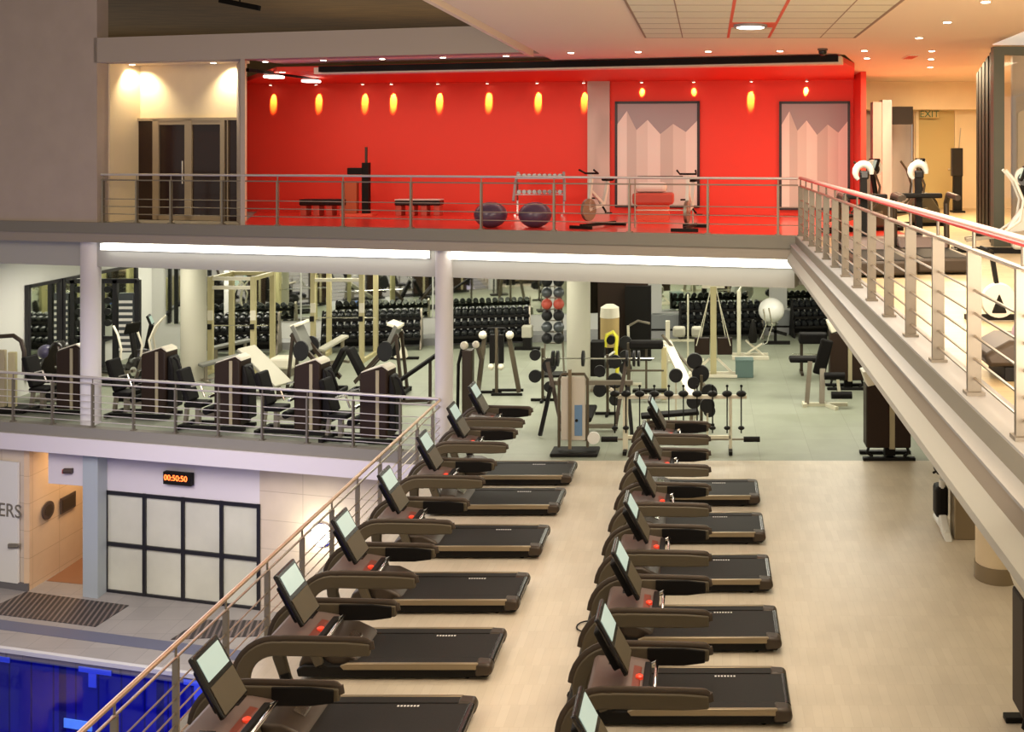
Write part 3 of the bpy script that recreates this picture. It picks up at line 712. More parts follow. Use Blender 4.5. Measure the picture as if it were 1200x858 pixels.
# right walkway railing (along Y, x = 1.64)
railing('walkway_railing', 'steel railing with red reflection painted on the handrail along the right walkway', (1.64, 1.2), (1.64, 18.25), 4.405, 1.03, .885, [.10, .22, .36, .50, .64],
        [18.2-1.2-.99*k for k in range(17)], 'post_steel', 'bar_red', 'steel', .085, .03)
t_ = railing('balcony_railing', 'long steel railing in front of the red room', epts(-12.95, .04), epts(1.6, .04), 4.40, 1.02, .90, [.18, .34, .50],
        [.05, .9, 1.75, 3.0, 4.3, 5.8, 7.3, 8.8, 10.3, 11.8, 13.3, 14.6], 'steel_dull', 'rail_steel', 'steel_dull', .06, .024)
railing('lower_balcony_railing', 'steel railing on the lower balcony in front of the weight machines', (-19.5, ey(-19.5, .02)), (-5.25, ey(-5.25, .02)), .02, 1.06, .93, [.12, .26, .40, .54, .68],
        [.3+1.04*k for k in range(14)], 'post_steel', 'rail_steel', 'rail_steel', .06, .028)
railing('diagonal_railing', 'steel railing with coppery handrail beside the left treadmill row above the pool', (-5.22, 5.0), (-5.22, 19.9), .02, 1.05, .92, [.14, .26, .38, .52, .66],
        [19.4-5.0-1.04*k for k in range(14)], 'steel_dull', 'copper_steel', 'steel', .06, .026)

# ------------------------------------------------------------------ TREADMILLS
def arc(cx, cz, r, a0, a1, n):
    return [(cx+r*math.cos(math.radians(a0+(a1-a0)*i/n)), cz+r*math.sin(math.radians(a0+(a1-a0)*i/n))) for i in range(n+1)]
def thick_path(path, w):   # 2D path in xz -> closed ribbon polygon
    P = [Vector(p) for p in path]; L_, R_ = [], []
    for i, p in enumerate(P):
        d = (P[min(i+1, len(P)-1)]-P[max(i-1, 0)]).normalized(); n = Vector((-d.y, d.x))
        ww = w[i] if isinstance(w, list) else w
        L_.append(p+n*ww/2); R_.append(p-n*ww/2)
    return L_, R_
def ribbon(mb, path, w, y0, y1):
    L_, R_ = thick_path(path, w); n = len(L_)
    vs = []
    for yv in (y0, y1):
        for q in L_: vs.append((q.x, yv, q.y))
        for q in R_: vs.append((q.x, yv, q.y))
    fs = []
    for i in range(n-1):
        fs += [(i, i+1, n+i+1, n+i), (2*n+i, 3*n+i, 3*n+i+1, 2*n+i+1), (i, 2*n+i, 2*n+i+1, i+1), (n+i, n+i+1, 3*n+i+1, 3*n+i)]
    fs += [(0, n, 3*n, 2*n), (n-1, 3*n-1, 4*n-1, 2*n-1)]
    mb.add(vs, fs); return mb
def make_treadmill(label, group):
    t = thing('treadmill', label, 'treadmill', (0, 0, 0), 0, group)
    # lower chassis
    MB().prism([(-.06, .035), (-.02, .10), (-.03, .165), (-2.12, .165), (-2.2, .12), (-2.18, .04), (-1.4, .03)], -.41, .41).build('chassis', 'black', t, .015)
    for s in (-1, 1):
        y0, y1 = sorted((s*.295, s*.41))
        MB().bb(-1.62, -.14, y0, y1, .16, .203).build('foot_rail', 'belt', t, .008)
        y0, y1 = sorted((s*.405, s*.445))
        MB().prism([(-.16, .135), (-.16, .207), (-1.62, .207), (-1.70, .18), (-1.66, .135)], y0, y1).build('side_rail', 'bronze_light', t, .008)
        y0, y1 = sorted((s*.365, s*.455))
        MB().prism([(-.02, .07), (0, .13), (-.03, .20), (-.20, .21), (-.20, .06)], *sorted((s*.28, s*.45))).build('rear_cap', 'bronze', t, .03)
    MB().bb(-1.55, -.07, -.29, .29, .165, .196).build('belt', 'belt', t, .008)
    MB().lathe([(.045, -.30), (.045, .30)], (-.055, 0, .155), 14, 'y').build('roller', 'black_gloss', t)
    mk = MB()
    for k in range(7): mk.bb(-.80+.034*k, -.78+.034*k, .225, .25, .196, .1985)
    mk.build('belt_mark', 'white_mark', t, smooth=False)
    # motor hood
    MB().prism([(-1.50, .165), (-1.56, .24), (-1.75, .33), (-2.0, .34), (-2.15, .26), (-2.2, .14), (-2.16, .05), (-1.55, .05)], -.36, .36).build('motor_hood', 'bronze', t, .03)
    MB().prism([(-1.62, .27), (-1.72, .325), (-1.735, .335), (-1.63, .285)], -.10, .10).build('hood_badge', 'chrome', t)
    # arms
    path = [(-.86, 1.10), (-1.10, 1.105), (-1.70, 1.115)] + arc(-1.78, .80, .315, 80, 178, 8) + [(-2.09, .62), (-2.02, .40), (-1.93, .18)]
    wds = [.12, .15, .15]+[.15]*9+[.13, .11, .10]
    for s in (-1, 1):
        a = ribbon(MB(), path, wds, *sorted((s*.385, s*.45))).build('arm', 'olive_panel', t, .018)
        top = [(-.86, 0, 1.10), (-.87, 0, 1.165)] + [(p[0], 0, p[1]+.0) for p in arc(-.92, 1.13, .045, 10, 90, 3)] + [(-1.10, 0, 1.182), (-1.70, 0, 1.195)] + \
              [(p[0], 0, p[1]) for p in arc(-1.78, .80, .395, 82, 175, 8)]
        MB().tube([(p[0], s*.418, p[2]) for p in top], 1, 10, True, (.042, .024)).build('grip', 'bronze', a)
        ribbon(MB(), [(-.90, 1.10), (-1.10, 1.10), (-1.45, 1.10)], [.12, .17, .17], *sorted((s*.362, s*.384))).build('inner_shade_pad', 'black_pad', a, .02)  # black plate puts the shade on the arm's inner side into colour
        MB().tube([(-2.03, s*.40, .45), (-1.95, s*.38, .2), (-1.80, s*.34, .1)], .055, 8).build('upright', 'black', t)
    # tray between the arms
    MB().prism([(-1.42, 1.03), (-1.42, 1.075), (-1.62, 1.11), (-1.92, 1.12), (-1.96, 1.08), (-1.7, 1.02)], -.385, .385).build('tray', 'mauve_plastic', t, .02)
    for s in (-1, 1):
        MB().prism([(-1.66, 1.105), (-1.66, 1.122), (-1.80, 1.126), (-1.80, 1.11)], *sorted((s*.20, s*.36))).build('cup_holder', 'black_gloss', t, .005)
    MB().lathe([(.035, 1.07), (.035, 1.112), (.022, 1.12)], (-1.50, 0, 0), 14).build('stop_button', 'red_button', t)
    MB().prism([(-1.47, 1.075), (-1.50, 1.095), (-1.56, 1.108), (-1.56, 1.095)], -.20, .20).build('status_strip', 'strip_red', t)
    MB().tube([(-1.42, -.24, 1.09), (-1.35, -.24, 1.12), (-1.35, .24, 1.12), (-1.42, .24, 1.09)], .018, 10).build('handlebar', 'chrome', t)
    MB().box((-1.43, 0, 1.07), (.06, .5, .10)).build('sensor_bar', 'black', t, .01)
    # console panel (leaning away from the user)
    p0 = Vector((-1.60, 0, 1.215)); p1 = Vector((-1.875, 0, 1.72)); d = (p1-p0).normalized(); n = Vector((-d.z, 0, d.x)); n = -n if n.x < 0 else n
    ctr = (p0+p1)/2; L = (p1-p0).length
    R = Matrix((n, Vector((0, 1, 0)), d)).transposed()
    c = MB().box(tuple(ctr), (.045, .44, L), R).build('console', 'black_gloss', t, .015)
    q = ctr+d*(L*.24)+n*.024; MB().box(tuple(q), (.008, .355, L*.36), R).build('display', 'display', c)
    q = ctr-d*(L*.24)+n*.024; MB().box(tuple(q), (.008, .39, L*.44), R).build('control_panel', 'olive_panel', c)
    q = ctr-n*.07-d*.05; MB().box(tuple(q), (.10, .20, L*.7), R).build('console_mount', 'black', t, .02)
    for s in (-1, 1):
        MB().lathe([(.035, -.03), (.035, .03)], (-.3, s*.33, .035), 12, 'y').build('foot', 'black', t)
    return t
LY = [8.65, 10.3, 11.83, 13.45, 15.22, 16.95, 18.45]
RY = [7.8, 9.36, 10.9, 12.44, 14.07, 15.76, 17.4]
tm0 = make_treadmill('black treadmill at the bottom of the left row, nearest the viewer', 'left row of treadmills')
tm0.location = (-2.40, LY[0], 0)
for i in range(1, 7):
    dup(tm0, (-2.40, LY[i], 0), 0, 'black treadmill, %s from the front in the left row by the railing' % ordinal(i) if i < 6 else 'black treadmill at the far end of the left row by the railing', 'left row of treadmills')
for i in range(7):
    lab = 'black treadmill at the bottom edge of the right row' if i == 0 else ('black treadmill at the far end of the right row' if i == 6 else 'black treadmill, %s from the front in the right row' % ordinal(i))
    dup(tm0, (.87, RY[i], 0), 0, lab, 'right row of treadmills')
# cable cover in front of the right row, with loose cable loops
t = thing('cable_cover', 'black cable cover running along the floor before the right treadmill row', 'cable cover', (0, 0, 0))
MB().prism([(-1.52, 0), (-1.48, .10), (-1.38, .10), (-1.34, 0)], 6.5, 18.2).build('cover', 'black', t)
for (u, v, s, lab) in ((688, 736, .13, 'black cable loop on the wood floor near the second treadmill'), (676, 816, .10, 'black cable loop on the wood floor at the bottom'), (707, 669, .06, 'small black cable loop on the wood floor, farthest')):
    q = fl(u, v)
    pts = [(q.x-s*math.cos(a_)+.0, q.y+s*1.1*math.sin(a_), .02) for a_ in [math.pi*2*k/14-2.4 for k in range(12)]]
    pts.append((-1.45, q.y-.05, .03))
    tag(MB().tube(pts, .009, 6).build('cable', 'black'), lab, 'cable', 'loose cable loops')

# ------------------------------------------------------------------ GYM MACHINES
def make_stack(label):
    t = thing('weight_machine', label, 'weight machine', (0, 0, 0), 0, 'tower weight machines')
    MB().prism([(-.30, .12), (.30, .12), (.30, 1.50), (.18, 1.58), (-.30, 1.42)], -.22, .22).build('tower', 'brown_tower', t, .04)
    MB().bb(.06, .13, -.232, .228, .14, 1.50).build('stripe', 'pale_stripe', t)
    MB().prism([(-.28, 1.43), (-.27, 1.455), (.17, 1.605), (.28, 1.55), (.31, 1.49), (.17, 1.575)], -.19, .19).build('cap', 'cap_cream', t, .01)
    MB().prism([(.30, .3), (.46, .25), (.44, 1.1), (.36, 1.38), (.30, 1.4)], -.16, .16).build('side_cover', 'black', t, .03)
    MB().tube([(.42, -.1, 1.36), (.50, -.1, 1.30), (.62, -.1, .98), (.60, -.1, .90)], .03, 8).build('lever', 'black', t)
    MB().bb(-1.10, .40, -.24, -.16, .03, .11).bb(-1.10, .40, .16, .24, .03, .11).bb(-1.14, -1.04, -.3, .3, .02, .10).build('base_frame', 'black', t, .01)
    MB().box((-.80, 0, .52), (.42, .40, .10)).build('seat', 'black_pad', t, .03)
    MB().box((-1.05, 0, .92), (.11, .40, .72), Matrix.Rotation(-.30, 3, 'Y')).build('backrest', 'black_pad', t, .04)
    MB().bar((-.80, 0, .08), (-.80, 0, .50), .09).bar((-1.1, 0, .08), (-1.02, 0, .7), .07).bar((-.8, 0, .3), (-.3, 0, .3), .08).build('seat_frame', 'steel_dull', t)
    MB().tube([(-.45, -.3, .75), (-.55, -.3, 1.0), (-.75, -.3, .95)], .022, 8).tube([(-.45, .3, .75), (-.55, .3, 1.0), (-.75, .3, .95)], .022, 8).bar((-.35, -.3, .75), (-.35, .3, .75), .05).build('handle', 'chrome', t)
    MB().lathe([(.08, -.22), (.08, .22)], (-.48, 0, .42), 14, 'y').build('roller_pad', 'black_pad', t)
    return t
stk = [((187, 489), 'second'), ((273, 503), 'third'), ((366, 508), 'fourth'), ((443, 518), 'fifth')]
q = fl(88, 484, 0); 
wm0 = make_stack('brown tower weight machine standing half behind the left white column'); wm0.location = (q.x, q.y, 0); wm0.rotation_euler = (0, 0, -A*.6)
LBS = ['brown tower weight machine with black seat, between the left column and wide column', 'brown tower weight machine with black seat, right of the wide cream column',
       'brown tower weight machine in front of the sloping bench', 'brown tower weight machine nearest the diagonal railing, right end of the row']
for ((u, v), _), lb in zip(stk, LBS):
    q = fl(u, v); dup(wm0, (q.x, q.y, 0), -A*.6, lb)
def tower_back(label, x, y, rz=0):
    t = thing('cabinet_machine', label, 'weight machine', (x, y, 0), rz, 'cabinet machines beneath the walkway')
    MB().bb(-.43, .02, -.20, .20, .22, 1.42).build('left_panel', 'brown_tower', t, .03); MB().bb(.12, .43, -.20, .20, .22, 1.42).build('right_panel', 'brown_tower', t, .03)
    MB().bb(.02, .12, -.19, .21, .20, 1.45).build('stripe', 'pale_stripe', t)
    MB().prism([(-.50, 1.68), (-.12, 1.76), (.38, 1.50), (.44, 1.40), (.20, 1.44), (-.10, 1.48), (-.40, 1.40)], -.22, .22).build('cap', 'cap_cream', t, .02)
    for sx in (-1, 1): MB().tube([(sx*.36, -.1, .25), (sx*.40, -.12, .12), (sx*.30, -.15, .05)], .03, 8).build('foot', 'black', t)
    MB().bb(-.05, .15, -.1, .1, .04, .25).bb(-.50, .50, -.28, -.16, 0, .06).bb(-.50, .50, .16, .28, 0, .06).bb(-.05, .1, -.25, .25, 0, .06).build('base', 'black', t, .01)
    return t
q = fl(1042, 540); tower_back('brown cabinet machine under the right walkway at the wood floor edge', q.x, q.y+.25)
tower_back('brown cabinet machine cut off at the lower right edge', 3.57, 10.4)
tower_back('brown cabinet machine farthest beneath the right walkway', 3.45, 25.6)
# rounded hoop machine at far left
q = fl(14, 482)
t = thing('hoop_machine', 'machine with rounded olive hoop frame at the left edge', 'weight machine', (q.x-.12, q.y, 0))
MB().tube([(-.42, 0, .05), (-.42, 0, 1.35), (-.36, 0, 1.58), (-.2, 0, 1.7), (.15, 0, 1.72), (.33, 0, 1.6), (.40, 0, 1.35), (.40, 0, .9)], .05, 10).build('hoop', 'bronze', t)
MB().bb(-.36, -.02, -.05, .05, .1, 1.4).build('panel', 'pale_stripe', t, .02); MB().bb(.05, .22, -.05, .05, .1, 1.35).build('panel', 'gold_frame', t, .02)
MB().bb(-.5, .5, -.3, .3, .02, .1).build('base', 'black', t, .01)
q = fl(42, 474)
t = thing('upholstered_seat_unit', 'bulky black padded seat with glossy top near the left column', 'exercise seat', (q.x+.12, q.y+.5, 0))
MB().box((0, 0, .55), (.62, .5, .25)).build('seat', 'black_pad', t, .06); MB().prism([(-.35, .6), (.45, .6), (.25, 1.35), (.05, 1.42), (-.2, 1.0)], -.2, .2).build('backrest', 'black_gloss', t, .08)
MB().ball((-.15, -.1, 1.15), .17, 14).build('headrest', mat('violet_vinyl', (.08, .075, .13), .3), t); MB().bb(-.4, .4, -.25, .25, .02, .10).bar((0, 0, .1), (0, 0, .5), .1).build('base', 'steel_dull', t)
# small bikes/black unit beneath the walkway
q = fl(1128, 629)
tag(MB().bb(-.16, .17, -.15, .15, 0, 1.15).build('pedestal', 'bronze_light', None, .02, loc=(q.x, q.y, 0)), 'tan pedestal beside the cream column beneath the right walkway', 'pedestal')
q = fl(1112, 628)
t = thing('exercise_bike', 'exercise bike half hidden beneath the right walkway', 'exercise bike', (q.x-.06, q.y+.15, 0), math.pi/2)
MB().tube([(-.3, 0, .08), (.5, 0, .08)], .05, 8).tube([(.1, 0, .1), (.05, 0, .8)], .05, 8).build('frame', 'white_plastic', t); MB().box((.1, 0, .95), (.3, .2, .12)).build('saddle', 'black_pad', t, .04)
MB().prism([(-.42, .0), (-.1, .03), (.1, .25), (-.05, .28)], -.06, .06).build('foot_cover', 'white_plastic', t, .02); MB().box((.15, 0, .45), (.3, .2, .5)).build('body', 'black', t, .06)
MB().tube([(-.25, -.2, 1.0), (-.1, 0, 1.05), (-.25, .2, 1.0)], .02, 8).build('handlebar', 'black', t)

# ---- dumbbells and racks
def make_db(label, r=.085, group='dumbbells'):
    m = MB(); m.lathe([(r*.85, -.17), (r, -.15), (r, -.06), (r*.85, -.045)], (0, 0, 0), 12, 'y').lathe([(r*.85, .045), (r, .06), (r, .15), (r*.85, .17)], (0, 0, 0), 12, 'y')
    return m
dbm = make_db('').lathe([(.018, -.06), (.018, .06)], (0, 0, 0), 8, 'y')
cap = None
def rack(u0, u1, vb, nper, tiers, name, ridx):
    # placed on the plinth line
    qa = fl(u0, vb, .22); qb = fl(u1, vb, .22)
    xa, xb = qa.x, qb.x; L = xb-xa; rz_ = math.atan(.17); yc = bw((xa+xb)/2)-1.15
    xm = (xa+xb)/2
    t = thing('dumbbell_rack', 'dark dumbbell rack with %d tiers, %s' % (tiers, name), 'dumbbell rack', (xm, yc, 0), rz_)
    for s in (-1, 1):
        MB().prism([(-.30, 0), (.32, 0), (.32, .06), (.12, 1.15), (.02, 1.2), (-.05, 1.1), (-.28, .08)], s*L/2-.03, s*L/2+.03, 'yz').build('side_frame', 'steel_dull' if s > 0 else 'black', t, .01)
    Z = [.42, .68, .94][-tiers:] if tiers < 3 else [.40, .68, .96]
    Yo = [-.22, -.08, .06][-tiers:] if tiers < 3 else [-.22, -.08, .06]
    for z_, y_ in zip(Z, Yo):
        MB().box((0, y_, z_), (L, .36, .03), Matrix.Rotation(.35, 3, 'X')).box((0, y_-.18, z_-.04), (L, .03, .08)).build('shelf', 'black', t)
    MB().bb(-L/2, L/2, .1, .14, .1, .5).build('back_panel', 'black', t)
    me = None
    for ti, (z_, y_) in enumerate(zip(Z, Yo)):
        lab = 'black dumbbell on the %s tier, rack %s' % (['bottom', 'middle', 'top'][-tiers:][ti] if tiers == 3 else ['lower', 'upper'][ti], name)
        for k in range(nper):
            s = -L/2+L*(k+.5)/nper
            o = bpy.data.objects.new('dumbbell', DBME); C.objects.link(o)
            o.location = (xm+s*math.cos(rz_)-y_*math.sin(rz_), yc+s*math.sin(rz_)+y_*math.cos(rz_), z_+.11); o.rotation_euler = (.35, 0, rz_)
            tag(o, lab, 'dumbbell', 'dumbbells on the rack '+name)
_o = dbm.build('dumbbell', 'gum'); DBME = _o.data; bpy.data.objects.remove(_o)
DBME.materials.clear(); DBME.materials.append(mat('rubber_sheen', (.012, .013, .015), .3, coat=.15))
rack(247, 342, 398, 11, 3, 'left of the gold frames', 0)
rack(388, 497, 398, 14, 3, 'between the gold frame and middle column', 1)
rack(527, 626, 391, 13, 3, 'right of the middle column', 2)
rack(797, 893, 389, 12, 3, 'behind the cream cable tower', 3)
rack(928, 972, 386, 6, 3, 'at the far right under the walkway', 4)
# grey storage cabinet low on back wall
for (u0, u1, lab) in ((762, 797, 'low grey bench locker on the white plinth by the dark partition'), (893, 930, 'low grey bench locker on the white plinth behind the white ball')):
    x0 = X(u0, 32.3); x1 = X(u1, 32.3)
    t = thing('low_cabinet', lab, 'cabinet', ((x0+x1)/2, bw((x0+x1)/2)-.45, .22)); w_ = x1-x0-.05
    MB().bb(-w_/2, w_/2, -.2, .2, .06, .5).build('body', mat('grey_box', (.22, .23, .23), .5), t, .01); MB().bb(-w_/2, w_/2, -.19, .19, 0, .06).build('plinth', 'black', t)

# ---- frames, benches
def frame_rack(label, xl_, xr_, y, h, m, depth=1.2, z_bars=(2.2,)):
    t = thing('power_rack', label, 'power rack', ((xl_+xr_)/2, y, 0)); w_ = (xr_-xl_)/2
    for sx in (-1, 1):
        for sy in (0, depth): MB().bar((sx*w_, sy, 0), (sx*w_, sy, h), .12).build('post', m, t)
        MB().bar((sx*w_, 0, h-.06), (sx*w_, depth, h-.06), .10).bar((sx*w_, -.3, .05), (sx*w_, depth+.1, .05), .10).build('side_bar', m, t)
    for zb in (h-.06, h-.30): MB().bar((-w_, 0, zb), (w_, 0, zb), .09).build('crossbar', 'cap_cream', t)
    MB().bar((-w_, depth, h-.06), (w_, depth, h-.06), .10).build('crossbar', m, t)
    MB().tube([(-w_-.35, .1, 1.25), (w_+.35, .1, 1.25)], .016, 8).build('barbell', 'chrome', t)
    for sx in (-1, 1): MB().box((sx*w_, -.08, 1.25), (.10, .10, .14)).build('hook', 'black', t); MB().box((sx*w_+.02, -.07, 1.55), (.14, .03, .26)).build('label_plate', 'cap_cream', t)
    return t
y = 27.3
frame_rack('gold framed power rack right of the wide cream column', X(247, y), X(297, y), y, 2.58, 'gold_frame')
y = 28.6
frame_rack('gold framed power rack in front of the middle dumbbell rack', X(367, y), X(424, y), y, 2.62, 'gold_frame')
def bench(label, x, y, rz, L=1.15, tilt=0, m='black_pad', h=.45, w_=.28, fm='steel_dull'):
    t = thing('bench', label, 'bench', (x, y, 0), rz, None)
    R = Matrix.Rotation(-tilt, 3, 'Y')
    zc = h+math.sin(abs(tilt))*L/2
    MB().box((0, 0, zc), (L, w_, .08), R).build('pad', m, t, .02)
    dx = L/2*math.cos(tilt)*.75; dz = math.sin(tilt)*L/2*.75
    MB().bar((-dx, 0, 0.04), (-dx, 0, zc-dz-.04), .07).build('support', fm, t); MB().bar((dx, 0, .04), (dx, 0, zc+dz-.04), .07).build('support', fm, t)
    MB().bar((-dx, 0, .06), (dx, 0, .06), .07).bar((-dx, -.26, .03), (-dx, .26, .03), .07).bar((dx, -.26, .03), (dx, .26, .03), .07).build('base_frame', fm, t)
    return t
mat('pad_grey', (.15, .15, .13), .5); mat('pad_pale', (.42, .40, .32), .5)
q = fl(266, 424); bench('dark flat bench, upper of the pair beside the wide cream column', q.x+.1, q.y, math.radians(50), 1.1, .08, 'pad_grey')
q = fl(256, 448); bench('grey flat bench, lower of the pair beside the wide cream column', q.x, q.y+.3, math.radians(45), 1.2, .12, 'pad_grey')
q = fl(395, 424); bench('pale grey bench in front of the middle dumbbell rack', q.x, q.y-.3, math.radians(60), .9, .3, 'pad_pale')
q = fl(336, 458); bench('long pale sloping bench behind the tower machines', q.x-.25, q.y-.7, math.radians(-20)+math.pi, 1.4, .62, 'pad_pale', .35, .55, 'bronze')
q = fl(488, 462); bench('black incline bench beside the middle column', q.x+.15, q.y-.9, math.radians(8), 1.35, .60, 'black_pad', .35, .35, 'bronze')
# leg press style machines with V rails
def leg_press(label, x, y, rz, flip=1):
    t = thing('leg_press', label, 'leg press', (x, y, 0), rz, 'leg press machines behind the towers'); t.scale = (.95, 1, 1.28)
    MB().box((.35, 0, 1.05), (.10, .55, .62), Matrix.Rotation(.55, 3, 'Y')).build('foot_plate', 'pad_grey', t, .01)
    MB().box((.42, 0, 1.32), (.30, .50, .06), Matrix.Rotation(.25, 3, 'Y')).build('plate_cap', 'cap_cream', t, .01)
    for s in (-1, 1):
        MB().bar((-.55, s*.22, .25), (.55, s*.22, 1.15), .08).bar((.5, s*.22, 1.15), (.65, s*.22, .05), .07).build('rail', 'bronze', t)
        MB().bar((-.7, s*.25, .05), (.75, s*.25, .05), .08).build('skid', 'black', t)
    MB().bar((-.7, -.25, .05), (-.7, .25, .05), .07).bar((.7, -.25, .05), (.7, .25, .05), .07).build('crossbar', 'black', t)
    MB().box((-.55, 0, .55), (.12, .42, .75), Matrix.Rotation(-.6, 3, 'Y')).build('backrest', 'black_pad', t, .04)
    MB().box((-.30, 0, .32), (.35, .42, .12)).build('seat', 'black_pad', t, .04)
    for s in (-1, 1):
        MB().lathe([(.19, s*.30), (.19, s*.36)], (.25, 0, .85), 20, 'y').build('weight_plate', 'gum', t)
    return t
q = fl(374, 458); leg_press('leg press with grey foot plate leaning left, behind the tower machines', q.x, q.y-.2, math.pi)
q = fl(446, 460); leg_press('leg press with pale cap leaning right, behind the tower machines', q.x, q.y-.1, 0)
q = fl(466, 421)
t = thing('pedestal_stool', 'small post with white cone foot on dark bar before the middle rack', 'exercise post', (q.x+.1, q.y, 0))
MB().tube([(0, 0, .1), (0, 0, .85)], .04, 10).build('post', 'cream_frame', t); MB().lathe([(.20, .06), (.16, .25), (.05, .45)], (0, 0, 0), 14).build('foot_cone', 'cap_cream', t); MB().bb(-.5, .5, -.06, .06, 0, .07).build('foot_bar', 'black', t, .01)
q = fl(333, 440)
t = thing('step_box', 'pale box stool with blue cloth near the gold rack', 'box', (q.x, q.y, 0)); MB().box((0, 0, .35), (.6, .5, .3)).build('cushion', 'cap_cream', t, .06); MB().bb(-.25, .25, -.2, .2, 0, .2).build('base', 'steel_dull', t); MB().box((.42, .2, .62), (.25, .2, .2)).build('cloth', 'blue_cloth', t, .05)

# ---- lat pulldown / A-frame (545-612)
q = fl(582, 462)
t = thing('pulldown_machine', 'dark A-frame pulldown machine right of the middle column', 'cable machine', (q.x, q.y, 0))
MB().bar((0, 0, 0), (0, 0, 1.62), .07).build('mast', 'olive_panel', t); MB().bar((.28, 0, 1.5), (.55, 0, .05), .10).build('leg', 'olive_panel', t); MB().bar((-.28, 0, 1.5), (-.45, 0, .05), .10).build('leg', 'olive_panel', t)
MB().bb(-.17, -.05, -.04, .06, .75, 1.45).build('weight_stack', 'black', t, .01); MB().bb(.05, .17, -.04, .06, .75, 1.45).build('weight_stack', 'black', t, .01)
MB().tube([(-.35, 0, 1.35), (-.2, 0, 1.6), (.2, 0, 1.6), (.35, 0, 1.35)], .03, 8).build('yoke', 'black', t)
for s in (-1, 1): MB().ball((s*.33, -.05, 1.45), .10, 12).build('pulley', 'cap_cream', t); MB().ball((s*.12, -.08, .68), .075, 12).build('knob', 'cap_cream', t)
MB().bar((-.1, 0, .1), (.65, 0, .1), .06).bar((-.1, -.15, .03), (.65, -.15, .03), .06).bar((-.45, .1, .03), (.1, .1, .03), .06).build('base_frame', 'black', t)
q = fl(548, 497)
t = thing('brown_post_machine', 'tall brown post machine directly right of the middle column', 'weight machine', (q.x, q.y, 0))
MB().bb(-.10, .12, -.12, .12, 0, 1.62).build('tower', 'bronze', t, .02); MB().tube([(-.22, 0, .1), (-.2, 0, 1.3), (-.1, 0, 1.72)], .035, 8).build('arm', 'black', t); MB().tube([(.25, 0, .95), (.30, 0, 1.4), (.2, 0, 1.75)], .05, 8).build('arm', 'olive_panel', t)
MB().ball((-.05, -.1, 1.72), .09, 12).ball((.2, -.1, 1.74), .08, 12).build('pulley', 'cap_cream', t); MB().bb(-.35, .35, -.2, .2, 0, .06).build('base', 'black', t)
q = fl(614-25, 412)
t = thing('small_bench', 'small black stool before the dumbbell rack right of the middle column', 'stool', (fl(618, 410).x, fl(618, 410).y, 0))
MB().box((0, 0, .55), (.3, .3, .35)).build('seat', 'pad_pale', t, .03); MB().bb(-.12, .12, -.12, .12, .05, .4).build('support', 'black', t); MB().bb(-.38, .38, -.08, .08, 0, .08).build('foot', 'black', t)
# ---- tall medicine ball tower
q = fl(649, 440)
bx, by = q.x, q.y
t = thing('ball_tower', 'tall rack tower holding round balls beside the round column', 'ball rack', (bx, by, 0))
for s in (-1, 1): MB().bar((s*.27, 0, 0), (s*.16, .1, 2.6), .045).build('post', 'steel_dull', t)
for k in range(6): MB().bar((-.26+.02*k, 0, .85+.3*k), (.26-.02*k, 0, .85+.3*k), .03).build('rung', 'steel_dull', t)
MB().bb(-.4, .4, -.25, .25, 0, .06).build('base', 'black', t)
bc = [('gum', 'black'), ('head_grey', 'grey'), ('gum', 'black'), ('stool_red', 'red'), ('head_grey', 'grey'), ('gum', 'black')]
for k in range(6):
    for s in (-1, 1):
        o = MB().ball((0, 0, 0), .145, 14).build('medicine_ball', bc[k][0], None, loc=(bx+s*.155, by-.18, 1.01+.3*k))
        tag(o, '%s ball on the %s rung of the ball tower by the column' % (bc[k][1], ['lowest', 'second', 'third', 'fourth', 'fifth', 'top'][k]), 'ball', 'balls on the tower rack')
# ---- central cable tower with clear panels
q = fl(671, 533)
t = thing('cable_tower', 'pale cable tower with blue label in front of the round column', 'cable machine', (q.x, q.y+.1, 0))
MB().tube([(-.28, 0, .12), (-.28, 0, 1.45), (-.22, 0, 1.55), (.22, 0, 1.55), (.28, 0, 1.45), (.28, 0, .12)], .03, 8).build('frame', 'olive_panel', t)
MB().bb(-.24, .24, -.02, .04, .25, 1.5).build('shroud', mat('clear_shroud', (.52, .48, .40), .3), t, .02); MB().bb(-.09, -.03, -.08, -.02, .1, 1.65).build('column', 'bronze_light', t)
MB().bb(.03, .18, -.035, -.02, .35, .95).build('label_plate', 'blue_label', t); MB().lathe([(.03, -.045), (.03, -.03)], (.07, 0, .65), 12, 'y').build('knob', 'black', t)
MB().bb(-.42, .5, -.28, .25, 0, .07).build('base', 'black', t, .02); MB().lathe([(.12, -.03), (.12, .03)], (.40, 0, .30), 16, 'y').build('wheel', 'white_plastic', t)
# ---- bench press with barbell behind it
q = fl(690, 505)
t = thing('bench_press', 'dark bench press station behind the pale cable tower', 'bench press', (q.x, q.y, 0))
for s in (-1, 1):
    MB().bar((s*.55, 0, 0), (s*.95 if s < 0 else .75, .5, 1.35), .08).build('post', 'bronze', t); MB().bar((s*.82, .1, .9), (s*.95, -.5, .04), .07).build('leg', 'black', t)
MB().bar((-.9, .45, .92), (.9, .45, .92), .09).bar((-.6, 0, .1), (.6, 0, .1), .08).build('crossbar', 'steel_dull', t); MB().box((0, -.3, .45), (.3, 1.1, .1)).build('pad', 'black_pad', t, .03); MB().bar((0, -.7, 0), (0, -.7, .42), .07).build('support', 'bronze', t)
t2 = thing('barbell', 'loaded barbell resting across the bench press posts', 'barbell', (q.x, q.y+.45, 1.44))
MB().tube([(-1.05, 0, 0), (1.35, 0, 0)], .016, 8).build('bar', 'chrome', t2)
for xx in (-.85, -.75, -.2, .75, .9, 1.0): MB().lathe([(.17, xx), (.17, xx+.05)], (0, 0, 0), 18, 'x').build('weight_plate', 'gum', t2)
